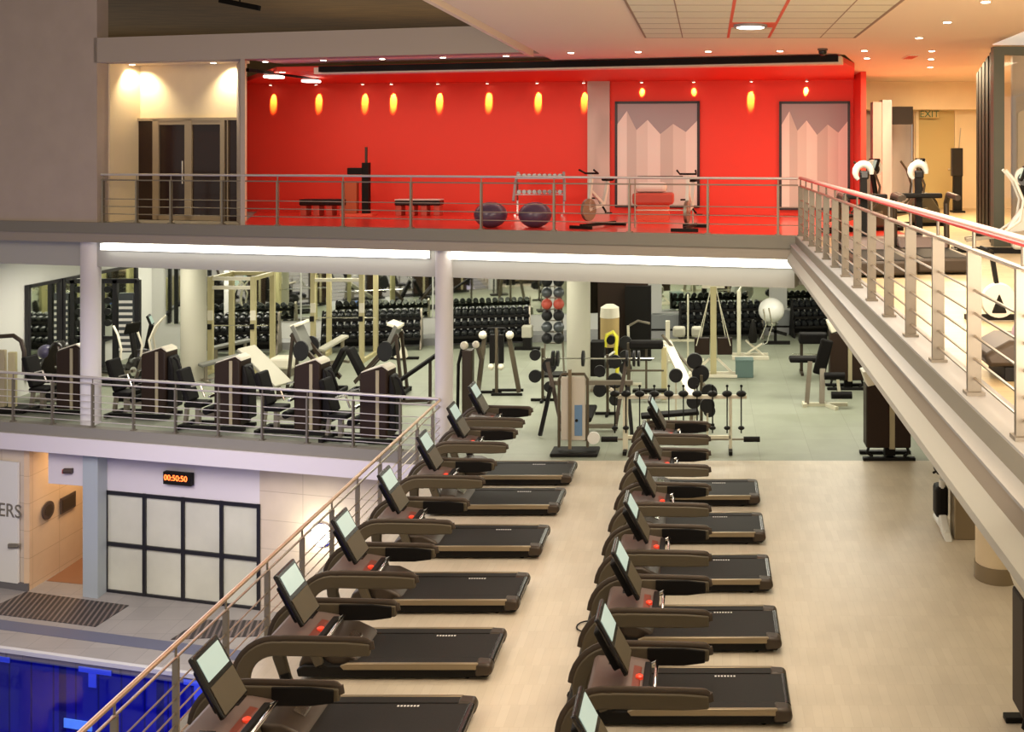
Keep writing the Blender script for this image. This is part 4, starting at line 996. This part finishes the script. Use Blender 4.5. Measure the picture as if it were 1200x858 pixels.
# ---- partition clutter: tan cylinder bag, yellow machine frame
q = at(715, 395, 28.3)
t = thing('punching_bag', 'tan padded cylinder with pale top before the dark partition', 'punching bag', (q.x, 28.2, 0))
MB().lathe([(.24, .55), (.26, .7), (.26, 1.45), (.22, 1.62), (.1, 1.68)], (0, 0, 0), 22).build('bag', 'tan_vinyl', t); MB().lathe([(.27, 1.35), (.25, 1.62), (.12, 1.70)], (0, 0, 0), 22).build('top', 'cap_cream', t); MB().lathe([(.3, 0), (.28, .06), (.05, .10), (.05, .6)], (0, 0, 0), 16).build('stand', 'black', t)
q = fl(716, 456)
t = thing('yellow_frame_machine', 'bright yellow curved frame machine before the tan cylinder', 'exercise machine', (q.x, q.y, 0))
MB().tube([(-.15, 0, 1.05), (-.1, 0, 1.35), (.05, 0, 1.42), (.14, 0, 1.3), (.12, 0, .9), (.16, 0, .5), (.1, 0, .05)], .05, 10).build('frame', 'yellow', t); MB().lathe([(.11, -.05), (.11, .05)], (0, 0, 1.22), 16, 'y').build('pulley', 'black', t)
MB().tube([(-.5, -.1, .8), (-.1, -.1, .82), (.1, -.1, .95)], .03, 8).build('handle', 'white_plastic', t); MB().bb(-.5, -.15, -.2, .2, .35, 1.2).build('weight_stack', 'black', t, .02); MB().bb(-.6, .3, -.3, .3, 0, .06).build('base', 'steel_dull', t)
q = fl(745, 452)
t = thing('plate_tree', 'black weight plate tree left of the black padded bench', 'plate tree', (q.x-.15, q.y, 0))
MB().bar((0, 0, 0), (-.05, .1, 1.5), .06).bar((-.3, 0, .04), (.3, 0, .04), .06).build('post', 'cream_frame', t)
for z_ in (.45, .75, 1.1): MB().lathe([(.16, -.05), (.16, .05)], (-.1, -.05, z_), 18, 'y').build('weight_plate', 'gum', t)
MB().tube([(-.02, .1, 1.5), (.2, .1, 1.62), (.5, .1, 1.55)], .03, 8).build('arm', 'steel_dull', t)
# black padded bench with posts (preacher)
q = fl(762, 470)
t = thing('padded_station', 'upright station with wide black pad between olive posts', 'exercise station', (q.x-.1, q.y+.1, 0))
MB().box((0, 0, 1.32), (.80, .25, .20)).build('pad', 'black_pad', t, .05)
for xx in (-.42, .42): MB().bar((xx, .05, 0), (xx, .05, 1.35 if xx < 0 else 1.25), .08 if xx < 0 else .12).build('post', 'gold_frame' if xx > 0 else 'olive_panel', t)
MB().bar((0, 0, .1), (0, 0, 1.22), .05).bar((-.42, 0, .7), (.42, 0, .7), .04).bar((-.42, 0, .1), (.42, 0, .1), .06).build('crossbar', 'olive_panel', t); MB().bb(-.14, .14, -.05, .05, .95, 1.0).build('foot_rest', 'black', t); MB().bb(-.3, .5, -.35, -.2, .25, .32).build('step', 'black', t)
# ---- barbell rack (720-875)
q0 = fl(733, 530); q1 = fl(856, 530); yk = q0.y
t = thing('bar_rack', 'pale steel rack holding upright fixed barbells at the wood floor edge', 'barbell rack', ((q0.x+q1.x)/2, yk, 0)); hw = (q1.x-q0.x)/2
for s in (-1, 1): MB().bar((s*hw, 0, .05), (s*hw, 0, 1.06), .10 if s < 0 else .06).build('post', 'cream_frame', t); MB().bar((s*hw, -.25, .04), (s*hw, .25, .04), .07).build('foot', 'black', t)
MB().bar((-hw-.15, 0, 1.09), (hw+.32, 0, 1.09), .07).build('top_bar', 'cap_cream', t); MB().bar((-hw, .0, .30), (hw, .0, .30), .06).build('lower_bar', 'cream_frame', t)
MB().tube([(-hw-.15, 0, 1.09), (-hw-.3, 0, 1.25)], .035, 8).build('end_bracket', 'cap_cream', t)
MB().tube([(-hw-.40, .05, .24), (hw+.45, .05, .24)], .02, 8).build('floor_bar', 'steel_dull', t)
for s in (-1, 1): MB().lathe([(.055, -.16), (.055, .16)], (s*(hw+.42) if s > 0 else -hw-.32, .05, .24), 12, 'x').build('end_grip', 'black', t)
bm_ = MB().tube([(0, 0, -.72), (0, 0, .18)], .014, 8)
for zz, rr in ((.05, .10), (-.62, .065)): bm_.ball((0, 0, zz), rr, 12, (1, 1, .62))
bm_.ball((0, 0, .20), .028, 8)
base = (q0.x+q1.x)/2
for k, u in enumerate([721, 734, 750, 767, 784, 801, 817, 835, 852, 868.5]):
    if k == 0: bo = bm_.build('fixed_barbell', 'black', None); 
    else: bo = bo.copy(); C.objects.link(bo)
    bo.location = (X(u, yk), yk-.09, 1.12); tag(bo, 'upright short barbell, %s from the left on the pale rack' % ordinal(k), 'barbell', 'upright barbells on the pale rack')
def plate_tree2(label, u, v, h, n):
    q = fl(u, v); t = thing('plate_tree', label, 'plate tree', (q.x, q.y, 0), 0, None)
    MB().bar((0, 0, 0), (0, 0, h), .06).build('post', 'olive_panel', t); MB().bar((-.28, 0, .03), (.28, 0, .03), .06).bar((0, -.25, .03), (0, .25, .03), .06).build('base', 'black', t)
    for k in range(n):
        sx = -1 if k % 2 else 1
        MB().lathe([(.13+.02*(k % 3), -.04), (.13+.02*(k % 3), .04)], (sx*.17, -.05, .35+(h-.5)*k/max(1, n-1)), 16, 'y').build('weight_plate', 'gum', t)
plate_tree2('plate tree hung with black discs beside the round column', 712, 486, 1.35, 5)
plate_tree2('plate tree hung with black discs beneath the sloping rail', 822, 500, 1.1, 4)
plate_tree2('plate tree hung with black discs left of the round column', 636, 470, 1.25, 4)
bench('flat black bench behind the pale bar rack', fl(765, 512).x+.35, fl(765, 512).y+.1, .1, 1.2, .05, 'black_pad', .42)
# plates lying around behind
for (u, v, r_, lab) in ((792, 440, .15, 'black round weight ball behind the barbell rack, lower left'), (814, 423, .17, 'black round weight disc behind the barbell rack, upper'), (821, 438, .19, 'black round weight disc behind the barbell rack, largest'), (829, 475, .15, 'black round weight disc beneath the rack top bar')):
    yb = 22.2 if v < 460 else 20.9; p = at(u, v, yb)
    t = thing('plate_stand', lab.replace('weight', 'weight'), 'weight plate stand', (p.x, yb, 0))
    MB().lathe([(r_, -.05), (r_*1.0, .05)], (0, 0, p.z), 20, 'y').build('plate', 'gum', t, .01); MB().bar((0, .08, 0), (0, .08, p.z), .04).bar((-.15, .08, .02), (.15, .08, .02), .05).build('post', 'cream_frame', t)
# sloping perforated beam
a_ = at(781, 400, 25.4); b_ = at(815, 470, 22.8)
t = thing('sloping_rail_machine', 'pale sloping rail with round holes behind the barbell rack', 'exercise machine', (0, 0, 0))
MB().bar(a_, b_, .22, .06).build('rail', 'cap_cream', t); MB().bar((a_.x, a_.y, 0), a_, .07).bar((b_.x, b_.y, 0), b_, .07).build('post', 'cream_frame', t)
MB().tube([(a_.x-.1, a_.y-.2, a_.z+.2), (a_.x+.25, a_.y-.3, a_.z-.2), (b_.x+.35, b_.y-.1, b_.z+.2)], .035, 8).build('arm', 'olive_panel', t)
# ---- cream cable crossover tower
q = fl(836, 440)
t = thing('cable_crossover', 'cream cable tower with slanted cables and twin dark stacks', 'cable machine', (q.x, q.y, 0))
MB().bar((0, 0, 0), (0, 0, 2.35), .16).build('mast', 'gold_frame', t)
for s in (-1, 1):
    MB().bar((s*.05, 0, 2.35), (s*.45, -.1, .8), .022).build('cable', 'cream_frame', t); MB().bar((s*.08, 0, 2.3), (s*.32, .1, 1.0), .022).build('cable', 'cream_frame', t)
    MB().bb(s*.30-.20, s*.30+.20, -.05, .10, .55, 1.0).build('weight_stack', 'brown_tower', t, .02); MB().bar((s*.55, 0, .02), (s*.1, 0, .45), .06).build('brace', 'cap_cream', t)
MB().bar((-.62, 0, .05), (.62, 0, .05), .09).bar((-.62, -.3, .05), (.62, -.3, .05), .07).bar((-.62, -.3, .05), (-.62, .1, .05), .07).bar((.62, -.3, .05), (.62, .1, .05), .07).build('base_frame', 'cap_cream', t)
MB().bb(-.3, .3, -.06, .06, 2.30, 2.42).build('head', 'cap_cream', t, .02)
q = fl(870, 420)
t = thing('functional_trainer', 'cream upright trainer with curved arms right of the cable tower', 'cable machine', (q.x, q.y, 0))
MB().bar((-.1, 0, 0), (-.1, 0, 1.95), .11).build('mast', 'cream_frame', t); MB().tube([(-.1, 0, 1.95), (.1, 0, 2.25), (.4, 0, 2.3)], .03, 8).build('arm', 'cream_frame', t)
MB().tube([(.75, 0, 1.45), (.85, 0, .95), (.7, 0, .45), (.3, 0, .25)], .022, 8).tube([(.6, .1, 1.4), (.68, .1, .95), (.5, .1, .5)], .022, 8).build('curved_bar', 'chrome', t)
MB().lathe([(.10, .45), (.13, .6), (.08, .95), (.03, 1.1)], (.3, 0, 0), 14).build('handle_bag', 'black', t)
MB().bar((-.3, -.2, .05), (.75, -.2, .05), .09).bar((-.3, .3, .05), (.75, .3, .05), .09).bar((0, 0, .06), (.55, -.15, .45), .05).bar((.1, .1, .5), (.6, -.1, .1), .05).build('base_frame', 'cap_cream', t)
q = fl(872.5, 443)
tag(MB().bb(-.23, .23, -.2, .2, 0, .46).bb(-.24, .24, -.21, .21, .42, .47).build('plyo_box', 'teal', None, .015, loc=(q.x, q.y+.2, 0)), 'dark teal box on the gym floor beside the cream cable tower', 'box')
q = fl(800, 424)
t = thing('seated_machine', 'pale seated machine with padded cushions left of the cream cable tower', 'weight machine', (q.x, q.y, 0))
MB().bar((-.42, 0, 0), (-.42, 0, 1.15), .12).build('mast', 'cap_cream', t); MB().box((-.1, 0, .85), (.35, .3, .28)).build('cushion', 'pad_pale', t, .06); MB().box((.4, 0, .85), (.3, .3, .28)).build('cushion', 'pad_pale', t, .06)
MB().bar((.15, 0, 0), (.15, 0, 1.9), .05).bar((-.5, 0, .6), (.6, 0, .6), .06).build('frame', 'cream_frame', t); MB().bb(-.6, .6, -.2, .2, 0, .06).build('base', 'cream_frame', t)
# ---- ball trainer, right
yb = 31.4; p = at(904, 364, yb)
t = thing('ball_stand', 'black stand carrying a large white ball at the back wall', 'stand', (p.x+.12, yb, 0))
MB().bar((0, 0, .05), (0, 0, .62), .09).bar((-.35, 0, .05), (.45, 0, .05), .10).bar((-.2, 0, .45), (.35, 0, .3), .09).build('frame', 'black', t); MB().lathe([(.14, .58), (.2, .68)], (-.1, 0, 0), 16).build('cup', 'chrome', t)
o = MB().ball((0, 0, 0), .40, 24, (1.0, 1, .95)).build('exercise_ball', 'white_ball', None, loc=(p.x, yb, p.z+.01)); tag(o, 'large white ball on a dark stand by the back wall', 'exercise ball')
# ---- right benches near the walkway
q = fl(968, 476)
t = thing('leg_curl_bench', 'leg curl bench with black rollers on the green floor at right', 'exercise bench', (q.x, q.y, 0))
MB().box((-.02, .45, 1.05), (.30, .10, .85), Matrix.Rotation(.25, 3, 'Y')).build('backrest', 'black_pad', t, .04); MB().box((-.35, .7, .95), (.9, .35, .12)).build('seat', 'black_pad', t, .04)
MB().bar((-.45, 0, .05), (-.35, .2, 1.0), .10).bar((-.1, 0, .05), (-.05, .3, .8), .12).build('post', 'steel_dull', t)
MB().lathe([(.085, -.35), (.085, .12)], (.30, -.1, .72), 14, 'x').build('roller', 'black_pad', t); MB().lathe([(.085, -.35), (.085, .12)], (.45, -.2, .30), 14, 'x').build('roller', 'black_pad', t)
MB().bar((.25, -.1, .72), (.3, -.2, .2), .07).bar((-.5, 0, .04), (.5, 0, .04), .08).bar((.2, -.4, .04), (-.1, .2, .04), .08).bar((-.5, -.15, .04), (-.5, .15, .04), .09).build('base_frame', 'cream_frame', t)
q = fl(948, 438)
t = thing('preacher_bench', 'black padded bench behind the leg curl bench at right', 'exercise bench', (q.x+.1, q.y, 0))
MB().box((0, 0, .95), (.75, .35, .28)).build('pad', 'black_pad', t, .05); MB().bar((-.3, 0, 0), (-.3, 0, .85), .08).bar((.3, 0, 0), (.3, 0, .85), .08).build('post', 'bronze', t); MB().bar((-.55, 0, .5), (.4, 0, .5), .05).build('crossbar', 'chrome', t); MB().box((.62, .2, 1.25), (.12, .35, .75), Matrix.Rotation(.2, 3, 'Y')).build('backrest', 'black_pad', t, .04)
MB().bar((-.3, -.3, .04), (-.3, .3, .04), .07).bar((.3, -.3, .04), (.3, .3, .04), .07).bar((.6, .2, 0), (.6, .2, .95), .07).build('base_frame', 'bronze', t)
q = fl(1005, 420)
t = thing('low_frame_machine', 'cream low framed machine partly hidden by the right walkway', 'exercise machine', (q.x-.3, q.y, 0))
MB().bar((-.5, 0, .05), (.5, 0, .05), .1).bar((-.4, .4, .05), (.5, .4, .05), .1).bar((-.3, 0, .1), (.1, .2, .8), .07).bar((.4, 0, .1), (0, .2, .8), .07).build('frame', 'cap_cream', t); MB().lathe([(.14, -.05), (.14, .05)], (-.1, -.05, .6), 16, 'y').build('weight_plate', 'gum', t)

# ---- left area: black cable rack, elliptical, stair machine
y = 27.6
t = thing('black_cable_rack', 'tall black cable rack with pulleys beside the left white column', 'cable machine', (X(140, y), y, 0))
for xx in (-.48, -.1, .5): MB().bar((xx, 0, 0), (xx, 0, 2.45), .12).build('post', 'black_frame', t)
MB().bar((-.5, 0, 2.42), (.5, 0, 2.42), .12).bar((-.5, 0, .9), (.5, 0, .9), .08).build('crossbar', 'black_frame', t)
for z_ in (2.2, 1.9, 1.6, 1.3): MB().lathe([(.09, -.04), (.09, .04)], (-.28, -.05, z_), 14, 'y').build('pulley', 'gum', t)
MB().bb(.0, .4, -.05, .05, .5, 2.1).build('weight_stack', 'head_grey', t, .01); MB().bb(-.6, .65, -.35, .35, 0, .1).build('base', 'black', t)
for k in range(9): MB().bb(.02, .38, -.07, -.045, .55+.16*k, .62+.16*k).build('stack_plate', 'white_mark', t)
def elliptical(label, x, y, z, rz, armm='cap_cream', s=1.0):
    t = thing('elliptical_trainer', label, 'elliptical trainer', (x, y, z), rz, None); t.scale = (s, s, s)
    MB().lathe([(.30, -.10), (.34, -.07), (.34, .07), (.30, .10)], (-.55, 0, .42), 26, 'y').build('flywheel_cover', 'black_gloss', t)
    MB().lathe([(.12, -.115), (.12, .115)], (-.55, 0, .42), 20, 'y').build('hub', 'chrome', t)
    MB().bar((-.95, 0, .05), (.85, 0, .05), .12).bar((-.95, -.3, .04), (-.95, .3, .04), .09).bar((.85, -.3, .04), (.85, .3, .04), .09).build('base_frame', 'black', t)
    MB().tube([(-.5, 0, .5), (-.42, 0, 1.0), (-.35, 0, 1.35)], .06, 10).build('mast', 'black', t)
    MB().box((-.38, 0, 1.48), (.06, .42, .30), Matrix.Rotation(-.35, 3, 'Y')).build('console', 'black', t, .03); MB().box((-.345, 0, 1.49), (.01, .32, .20), Matrix.Rotation(-.35, 3, 'Y')).build('display', 'display_dim', t)
    for sd in (-1, 1):
        MB().tube([(.0, sd*.30, .40), (-.30, sd*.30, .62), (-.36, sd*.30, 1.0), (-.22, sd*.28, 1.35), (-.05, sd*.26, 1.55)], .028, 8).build('arm', armm, t)
        MB().bar((-.5, sd*.18, .42), (.65, sd*.18, .25), .07).build('pedal_rail', 'steel_dull', t); MB().box((.30, sd*.18, .36), (.42, .17, .05)).build('pedal', 'black', t, .02)
    return t
q = fl(142, 452); elliptical('elliptical trainer with pale curved arms right of the left column', q.x, q.y, 0, math.radians(160))
q = fl(195, 440); elliptical('elliptical trainer near the back wall, left of the wide cream column', q.x, q.y, 0, math.radians(20))
q = fl(64, 430)
t = thing('black_bench_unit', 'dark slanted machine before the framed mirrors', 'exercise machine', (q.x, q.y, 0)); MB().box((0, 0, .7), (1.1, .5, .45), Matrix.Rotation(-.4, 3, 'Y')).build('body', 'head_grey', t, .05)
MB().bar((-.4, 0, 0), (-.3, 0, .5), .1).bar((.4, 0, 0), (.35, 0, .6), .1).bar((-.5, 0, .04), (.5, 0, .04), .1).build('frame', 'black', t); MB().tube([(.3, 0, .8), (.6, 0, 1.3), (.9, 0, 1.6)], .03, 8).build('arm', 'cap_cream', t)
q = fl(172, 470)
t = thing('plate_loaded_machine', 'low black plate loaded machine behind the pale armed elliptical', 'exercise machine', (q.x, q.y, 0)); MB().box((0, 0, .35), (.6, .5, .4)).build('seat', 'black_pad', t, .06); MB().bar((-.7, 0, .05), (1.0, 0, .05), .12).bar((-.7, .5, .05), (.9, .5, .05), .1).build('skid', 'black', t)
MB().lathe([(.2, -.05), (.2, .05)], (.3, -.3, .45), 18, 'y').build('weight_plate', 'gum', t); MB().tube([(-.3, 0, .4), (-.1, 0, 1.0), (.4, 0, 1.1)], .04, 8).build('arm', 'steel_dull', t)

# ------------------------------------------------------------------ UPPER LEVEL EQUIPMENT
# gym balls
for (u, lab) in ((575, 'dark purple gym ball, left of the two behind the balcony railing'), (627, 'dark purple gym ball, right of the two behind the balcony railing')):
    q = at(u, 268, 19.9); o = MB().ball((0, 0, 0), .33, 24).build('gym_ball', 'purple_ball', None, loc=(X(u, 20.45), 20.45, UZ+.25)); o.scale = (1, 1, .78); tag(o, lab, 'gym ball', 'purple gym balls')
# small chrome dumbbell rack
q = fl(633, 246, UZ)
t = thing('chrome_dumbbell_rack', 'white two tier rack of small dumbbells against the red wall', 'dumbbell rack', (X(633, 24.2), 24.2, UZ))
for s in (-1, 1): MB().tube([(s*.60, -.18, .35), (s*.58, -.05, .75), (s*.54, .12, 1.02)], .035, 8).build('side_frame', 'slab_white', t); MB().bar((s*.55, .1, 0), (s*.55, .1, .8), .04).bar((s*.55, -.25, .02), (s*.55, .25, .02), .05).build('leg', 'chrome', t)
for z_ in (.50, .88): MB().box((0, -.02, z_), (1.15, .22, .02)).build('shelf', 'chrome', t)
sm = MB().lathe([(.05, -.10), (.05, -.04)], (0, 0, 0), 10, 'y').lathe([(.05, .04), (.05, .10)], (0, 0, 0), 10, 'y').lathe([(.014, -.05), (.014, .05)], (0, 0, 0), 6, 'y').build('small_dumbbell', 'chrome')
first = True
for ti, z_ in enumerate((.50, .88)):
    for k in range(9):
        o = sm if first else sm.copy()
        if not first: C.objects.link(o)
        first = False
        o.location = (X(633, 24.2)-.48+.12*k, 24.18, UZ+z_+.065); tag(o, 'small chrome dumbbell on the %s tier of the white rack' % ('lower' if ti == 0 else 'upper'), 'dumbbell', 'small dumbbells by the red wall')
# low step benches
for (u0, u1, v, lab) in ((354, 408, 240, 'low dark spotted bench against the red wall left of the pole'), (465, 518, 241, 'low dark bench with pale top against the red wall')):
    y = 24.3; x0, x1 = X(u0, y), X(u1, y); t = thing('step_bench', lab, 'step bench', ((x0+x1)/2, y, UZ)); L = x1-x0
    MB().bb(-L/2, L/2, -.2, .2, .24, .36).build('top', 'black_gloss', t, .03); MB().bb(-L/2, L/2, -.19, .19, .36, .385).build('mat', 'white_plastic' if u0 > 400 else 'gum', t, .008)
    for s in (-1, -.33, .33, 1): MB().bb(s*L*.42-.07, s*L*.42+.07, -.17, .17, 0, .24).build('foot', 'stool_red', t, .01)
q = fl(433, 249, UZ)
t = thing('cable_post', 'slim dark post machine before the red wall', 'cable machine', (q.x+.22, q.y-1.2, UZ))
MB().bar((.1, 0, 0), (.1, 0, 1.25), .16).build('column', 'black', t); MB().bar((.1, 0, 1.2), (.1, 0, 1.62), .05).build('mast', 'bronze', t); MB().box((-.15, 0, 1.05), (.35, .2, .16)).build('head', 'black', t, .02); MB().bb(-.42, -.10, -.1, .1, .05, .8).build('cabinet', mat('rust', (.45, .10, .03), .5), t, .02)
MB().bb(-.45, .3, -.2, .2, 0, .05).build('base', 'red_line', t)
def spin_bike(label, x, y, rz=0):
    t = thing('spin_bike', label, 'exercise bike', (x, y, UZ), rz, None)
    MB().lathe([(.22, -.03), (.22, .03)], (-.35, 0, .36), 22, 'y').build('flywheel', 'steel_dull', t); MB().bar((-.35, 0, .36), (.15, 0, .45), .06).bar((.15, 0, .45), (.3, 0, .9), .06).bar((-.35, 0, .36), (-.25, 0, 1.05), .06).bar((-.3, 0, .75), (.15, 0, .45), .05).build('frame', 'white_plastic', t)
    MB().box((.3, 0, .95), (.26, .16, .07)).build('saddle', 'black_pad', t, .03); MB().tube([(-.42, -.18, 1.15), (-.25, -.16, 1.08), (-.25, .16, 1.08), (-.42, .18, 1.15)], .02, 8).build('handlebar', 'black', t)
    MB().bar((-.6, 0, .06), (.55, 0, .06), .06).bar((-.6, -.26, .03), (-.6, .26, .03), .06).bar((.55, -.26, .03), (.55, .26, .03), .06).build('base_frame', 'black', t)
    MB().bar((.1, -.1, .3), (.1, .1, .55), .03).box((.1, -.16, .28), (.12, .1, .03)).box((.1, .16, .57), (.12, .1, .03)).build('pedal', 'black', t)
    return t
q = fl(702, 266, UZ); spin_bike('exercise bike with white frame before the pale pilaster', q.x, q.y-.0, math.radians(60))
q = fl(812, 270, UZ); spin_bike('exercise bike with pale frame right of the first framed panel', q.x-.05, q.y+.25, math.radians(80))
# bed-like bench with white pad in front of mural
q = fl(765, 262, UZ)
t = thing('treatment_bench', 'low red bench with white cushion before the first framed panel', 'bench', (q.x, q.y+1.2, UZ)); MB().bb(-.5, .4, -.3, .3, .35, .60).build('cushion', 'stool_red', t, .05); MB().box((-.1, 0, .72), (.7, .5, .22)).build('pillow', 'white_plastic', t, .09); MB().bb(-.4, .3, -.2, .2, 0, .35).build('base', 'red_line', t)
q = fl(770, 268, UZ)
t = thing('barre_stand', 'thin metal barre stand with black top bar behind the balcony railing', 'barre', (q.x+.1, q.y+.25, UZ)); MB().tube([(-.55, 0, 0), (-.55, 0, .98), (.6, 0, 1.0), (.6, 0, 0)], .02, 8).build('frame', 'steel', t); MB().tube([(-.5, 0, 1.0), (.4, 0, 1.0)], .03, 8).build('top_bar', 'black', t); MB().bar((-.55, 0, .35), (.6, 0, .35), .02).build('crossbar', 'steel', t)
# walkway cardio machines
def cardio(label, x, y, rz, main='white_plastic', s=1.0):
    t = elliptical(label, x, y, UZ, rz, main, s)
    MB().lathe([(.18, -.05), (.18, .05)], (-.42, 0, 1.42), 24, 'y').build('disc_cover', 'white_plastic', t)
    MB().lathe([(.12, -.06), (.12, .06)], (-.40, 0, 1.38), 20, 'y').build('disc_face', 'black_gloss', t)
    MB().prism([(-.9, .08), (-.2, .08), (-.1, .5), (-.35, .85), (-.6, .8), (-.92, .4)], -.12, .12).build('shroud', main, t, .05)
    return t
cardio('white and black elliptical trainer at the far end of the walkway railing', 2.85, 19.4, math.radians(205), 'olive_panel', .85)
cardio('white and black elliptical trainer before the cream passage door', 3.95, 20.6, math.radians(200), 'olive_panel', .85)
cardio('elliptical trainer with curved white arms beside the glazed partition', 4.35, 15.2, math.radians(170), 'white_plastic', .8)
def walk_tread(label, x, y, rz, L=2.0):
    t = thing('walking_trainer', label, 'trainer', (x, y, UZ), rz, None)
    MB().prism([(0, .03), (0, .2), (-L, .2), (-L-.05, .1), (-L, .03)], -.38, .38).build('chassis', 'bronze', t, .03); MB().bb(-L*.8, -.08, -.28, .28, .2, .21).build('belt', 'belt', t)
    MB().prism([(-L*.78, .2), (-L*.85, .34), (-L, .36), (-L-.1, .2)], -.34, .34).build('motor_hood', 'mauve_plastic', t, .03)
    for sd in (-1, 1): MB().tube([(-L*.9, sd*.36, .1), (-L*.92, sd*.36, .80), (-L*.85, sd*.36, .92), (-L*.55, sd*.36, .90)], .04, 10).build('arm', 'bronze', t)
    MB().box((-L*.93, 0, .90), (.14, .60, .07)).build('tray', 'black', t, .02); MB().bar((-L*.97, 0, .3), (-L*1.0, 0, 1.15), .09).build('mast', 'black', t)
    MB().tube([(-L*.99, .11*math.cos(math.radians(a_)), 1.22+.12*math.sin(math.radians(a_))) for a_ in range(-10, 231, 24)], [.03, .04, .045, .05, .05, .05, .05, .05, .045, .035, .025], 10).build('round_head', 'white_plastic', t); MB().box((-L*.985, .01, 1.19), (.05, .13, .12)).build('head_face', 'black_gloss', t, .03)
    return t
walk_tread('dark trainer with white round head on the walkway, close behind the railing', 2.12, 12.2, -math.pi/2, 1.8)
walk_tread('dark trainer with white round head on the walkway, second from the railing', 2.93, 12.5, -math.pi/2, 1.8)
q = at(1168, 338, 10.0)
t = thing('upright_bike', 'white wheel covered exercise bike near the right edge on the walkway', 'exercise bike', (2.70, 9.1, UZ))
t.scale = (.62, .62, .62)
MB().lathe([(.24, -.06), (.26, 0), (.24, .06)], (-.2, 0, .3), 26, 'y').build('wheel_cover', 'white_plastic', t); MB().prism([(-.32, .12), (-.08, .12), (-.2, .42)], -.08, .08).build('crank_cover', 'black', t, .03); MB().bar((-.6, 0, .06), (.6, 0, .06), .08).bar((-.6, -.22, .04), (-.6, .22, .04), .07).build('base_frame', 'black', t)
MB().bar((.2, 0, .1), (.3, 0, .75), .07).bar((-.2, 0, .4), (-.3, 0, 1.0), .06).build('mast', 'black', t); MB().box((.3, 0, .8), (.25, .2, .08)).build('saddle', 'black_pad', t, .03); MB().tube([(-.4, -.2, 1.05), (-.28, 0, 1.0), (-.4, .2, 1.05)], .02, 8).build('handlebar', 'black', t)
t = thing('floor_bench', 'dark low ramp machine with sloping tan side near the walkway railing', 'exercise machine', (2.22, 6.9, UZ))
t.scale = (.7, .7, .8)
MB().prism([(-.55, .12), (.30, .12), (.30, .32), (-.35, .34), (-.60, .22)], -.3, .3).build('deck', 'bronze', t, .04); MB().prism([(-.28, 0), (.12, 0), (.12, .75), (.0, .8)], -.32, -.28).build('side_plate', 'mauve_plastic', t, .01); MB().bb(-.4, .3, -.28, .28, 0, .12).build('base', 'black', t, .01)
q = at(1200, 425, 6.9)
tag(MB().ball((0, 0, 0), .24, 20).build('towel_bundle', mat('pink_lilac', (.60, .42, .50), .8), None, loc=(X(1228, 6.9), 6.9, UZ+.24)), 'pinkish lilac rounded bundle at the right edge behind the railing', 'bundle')
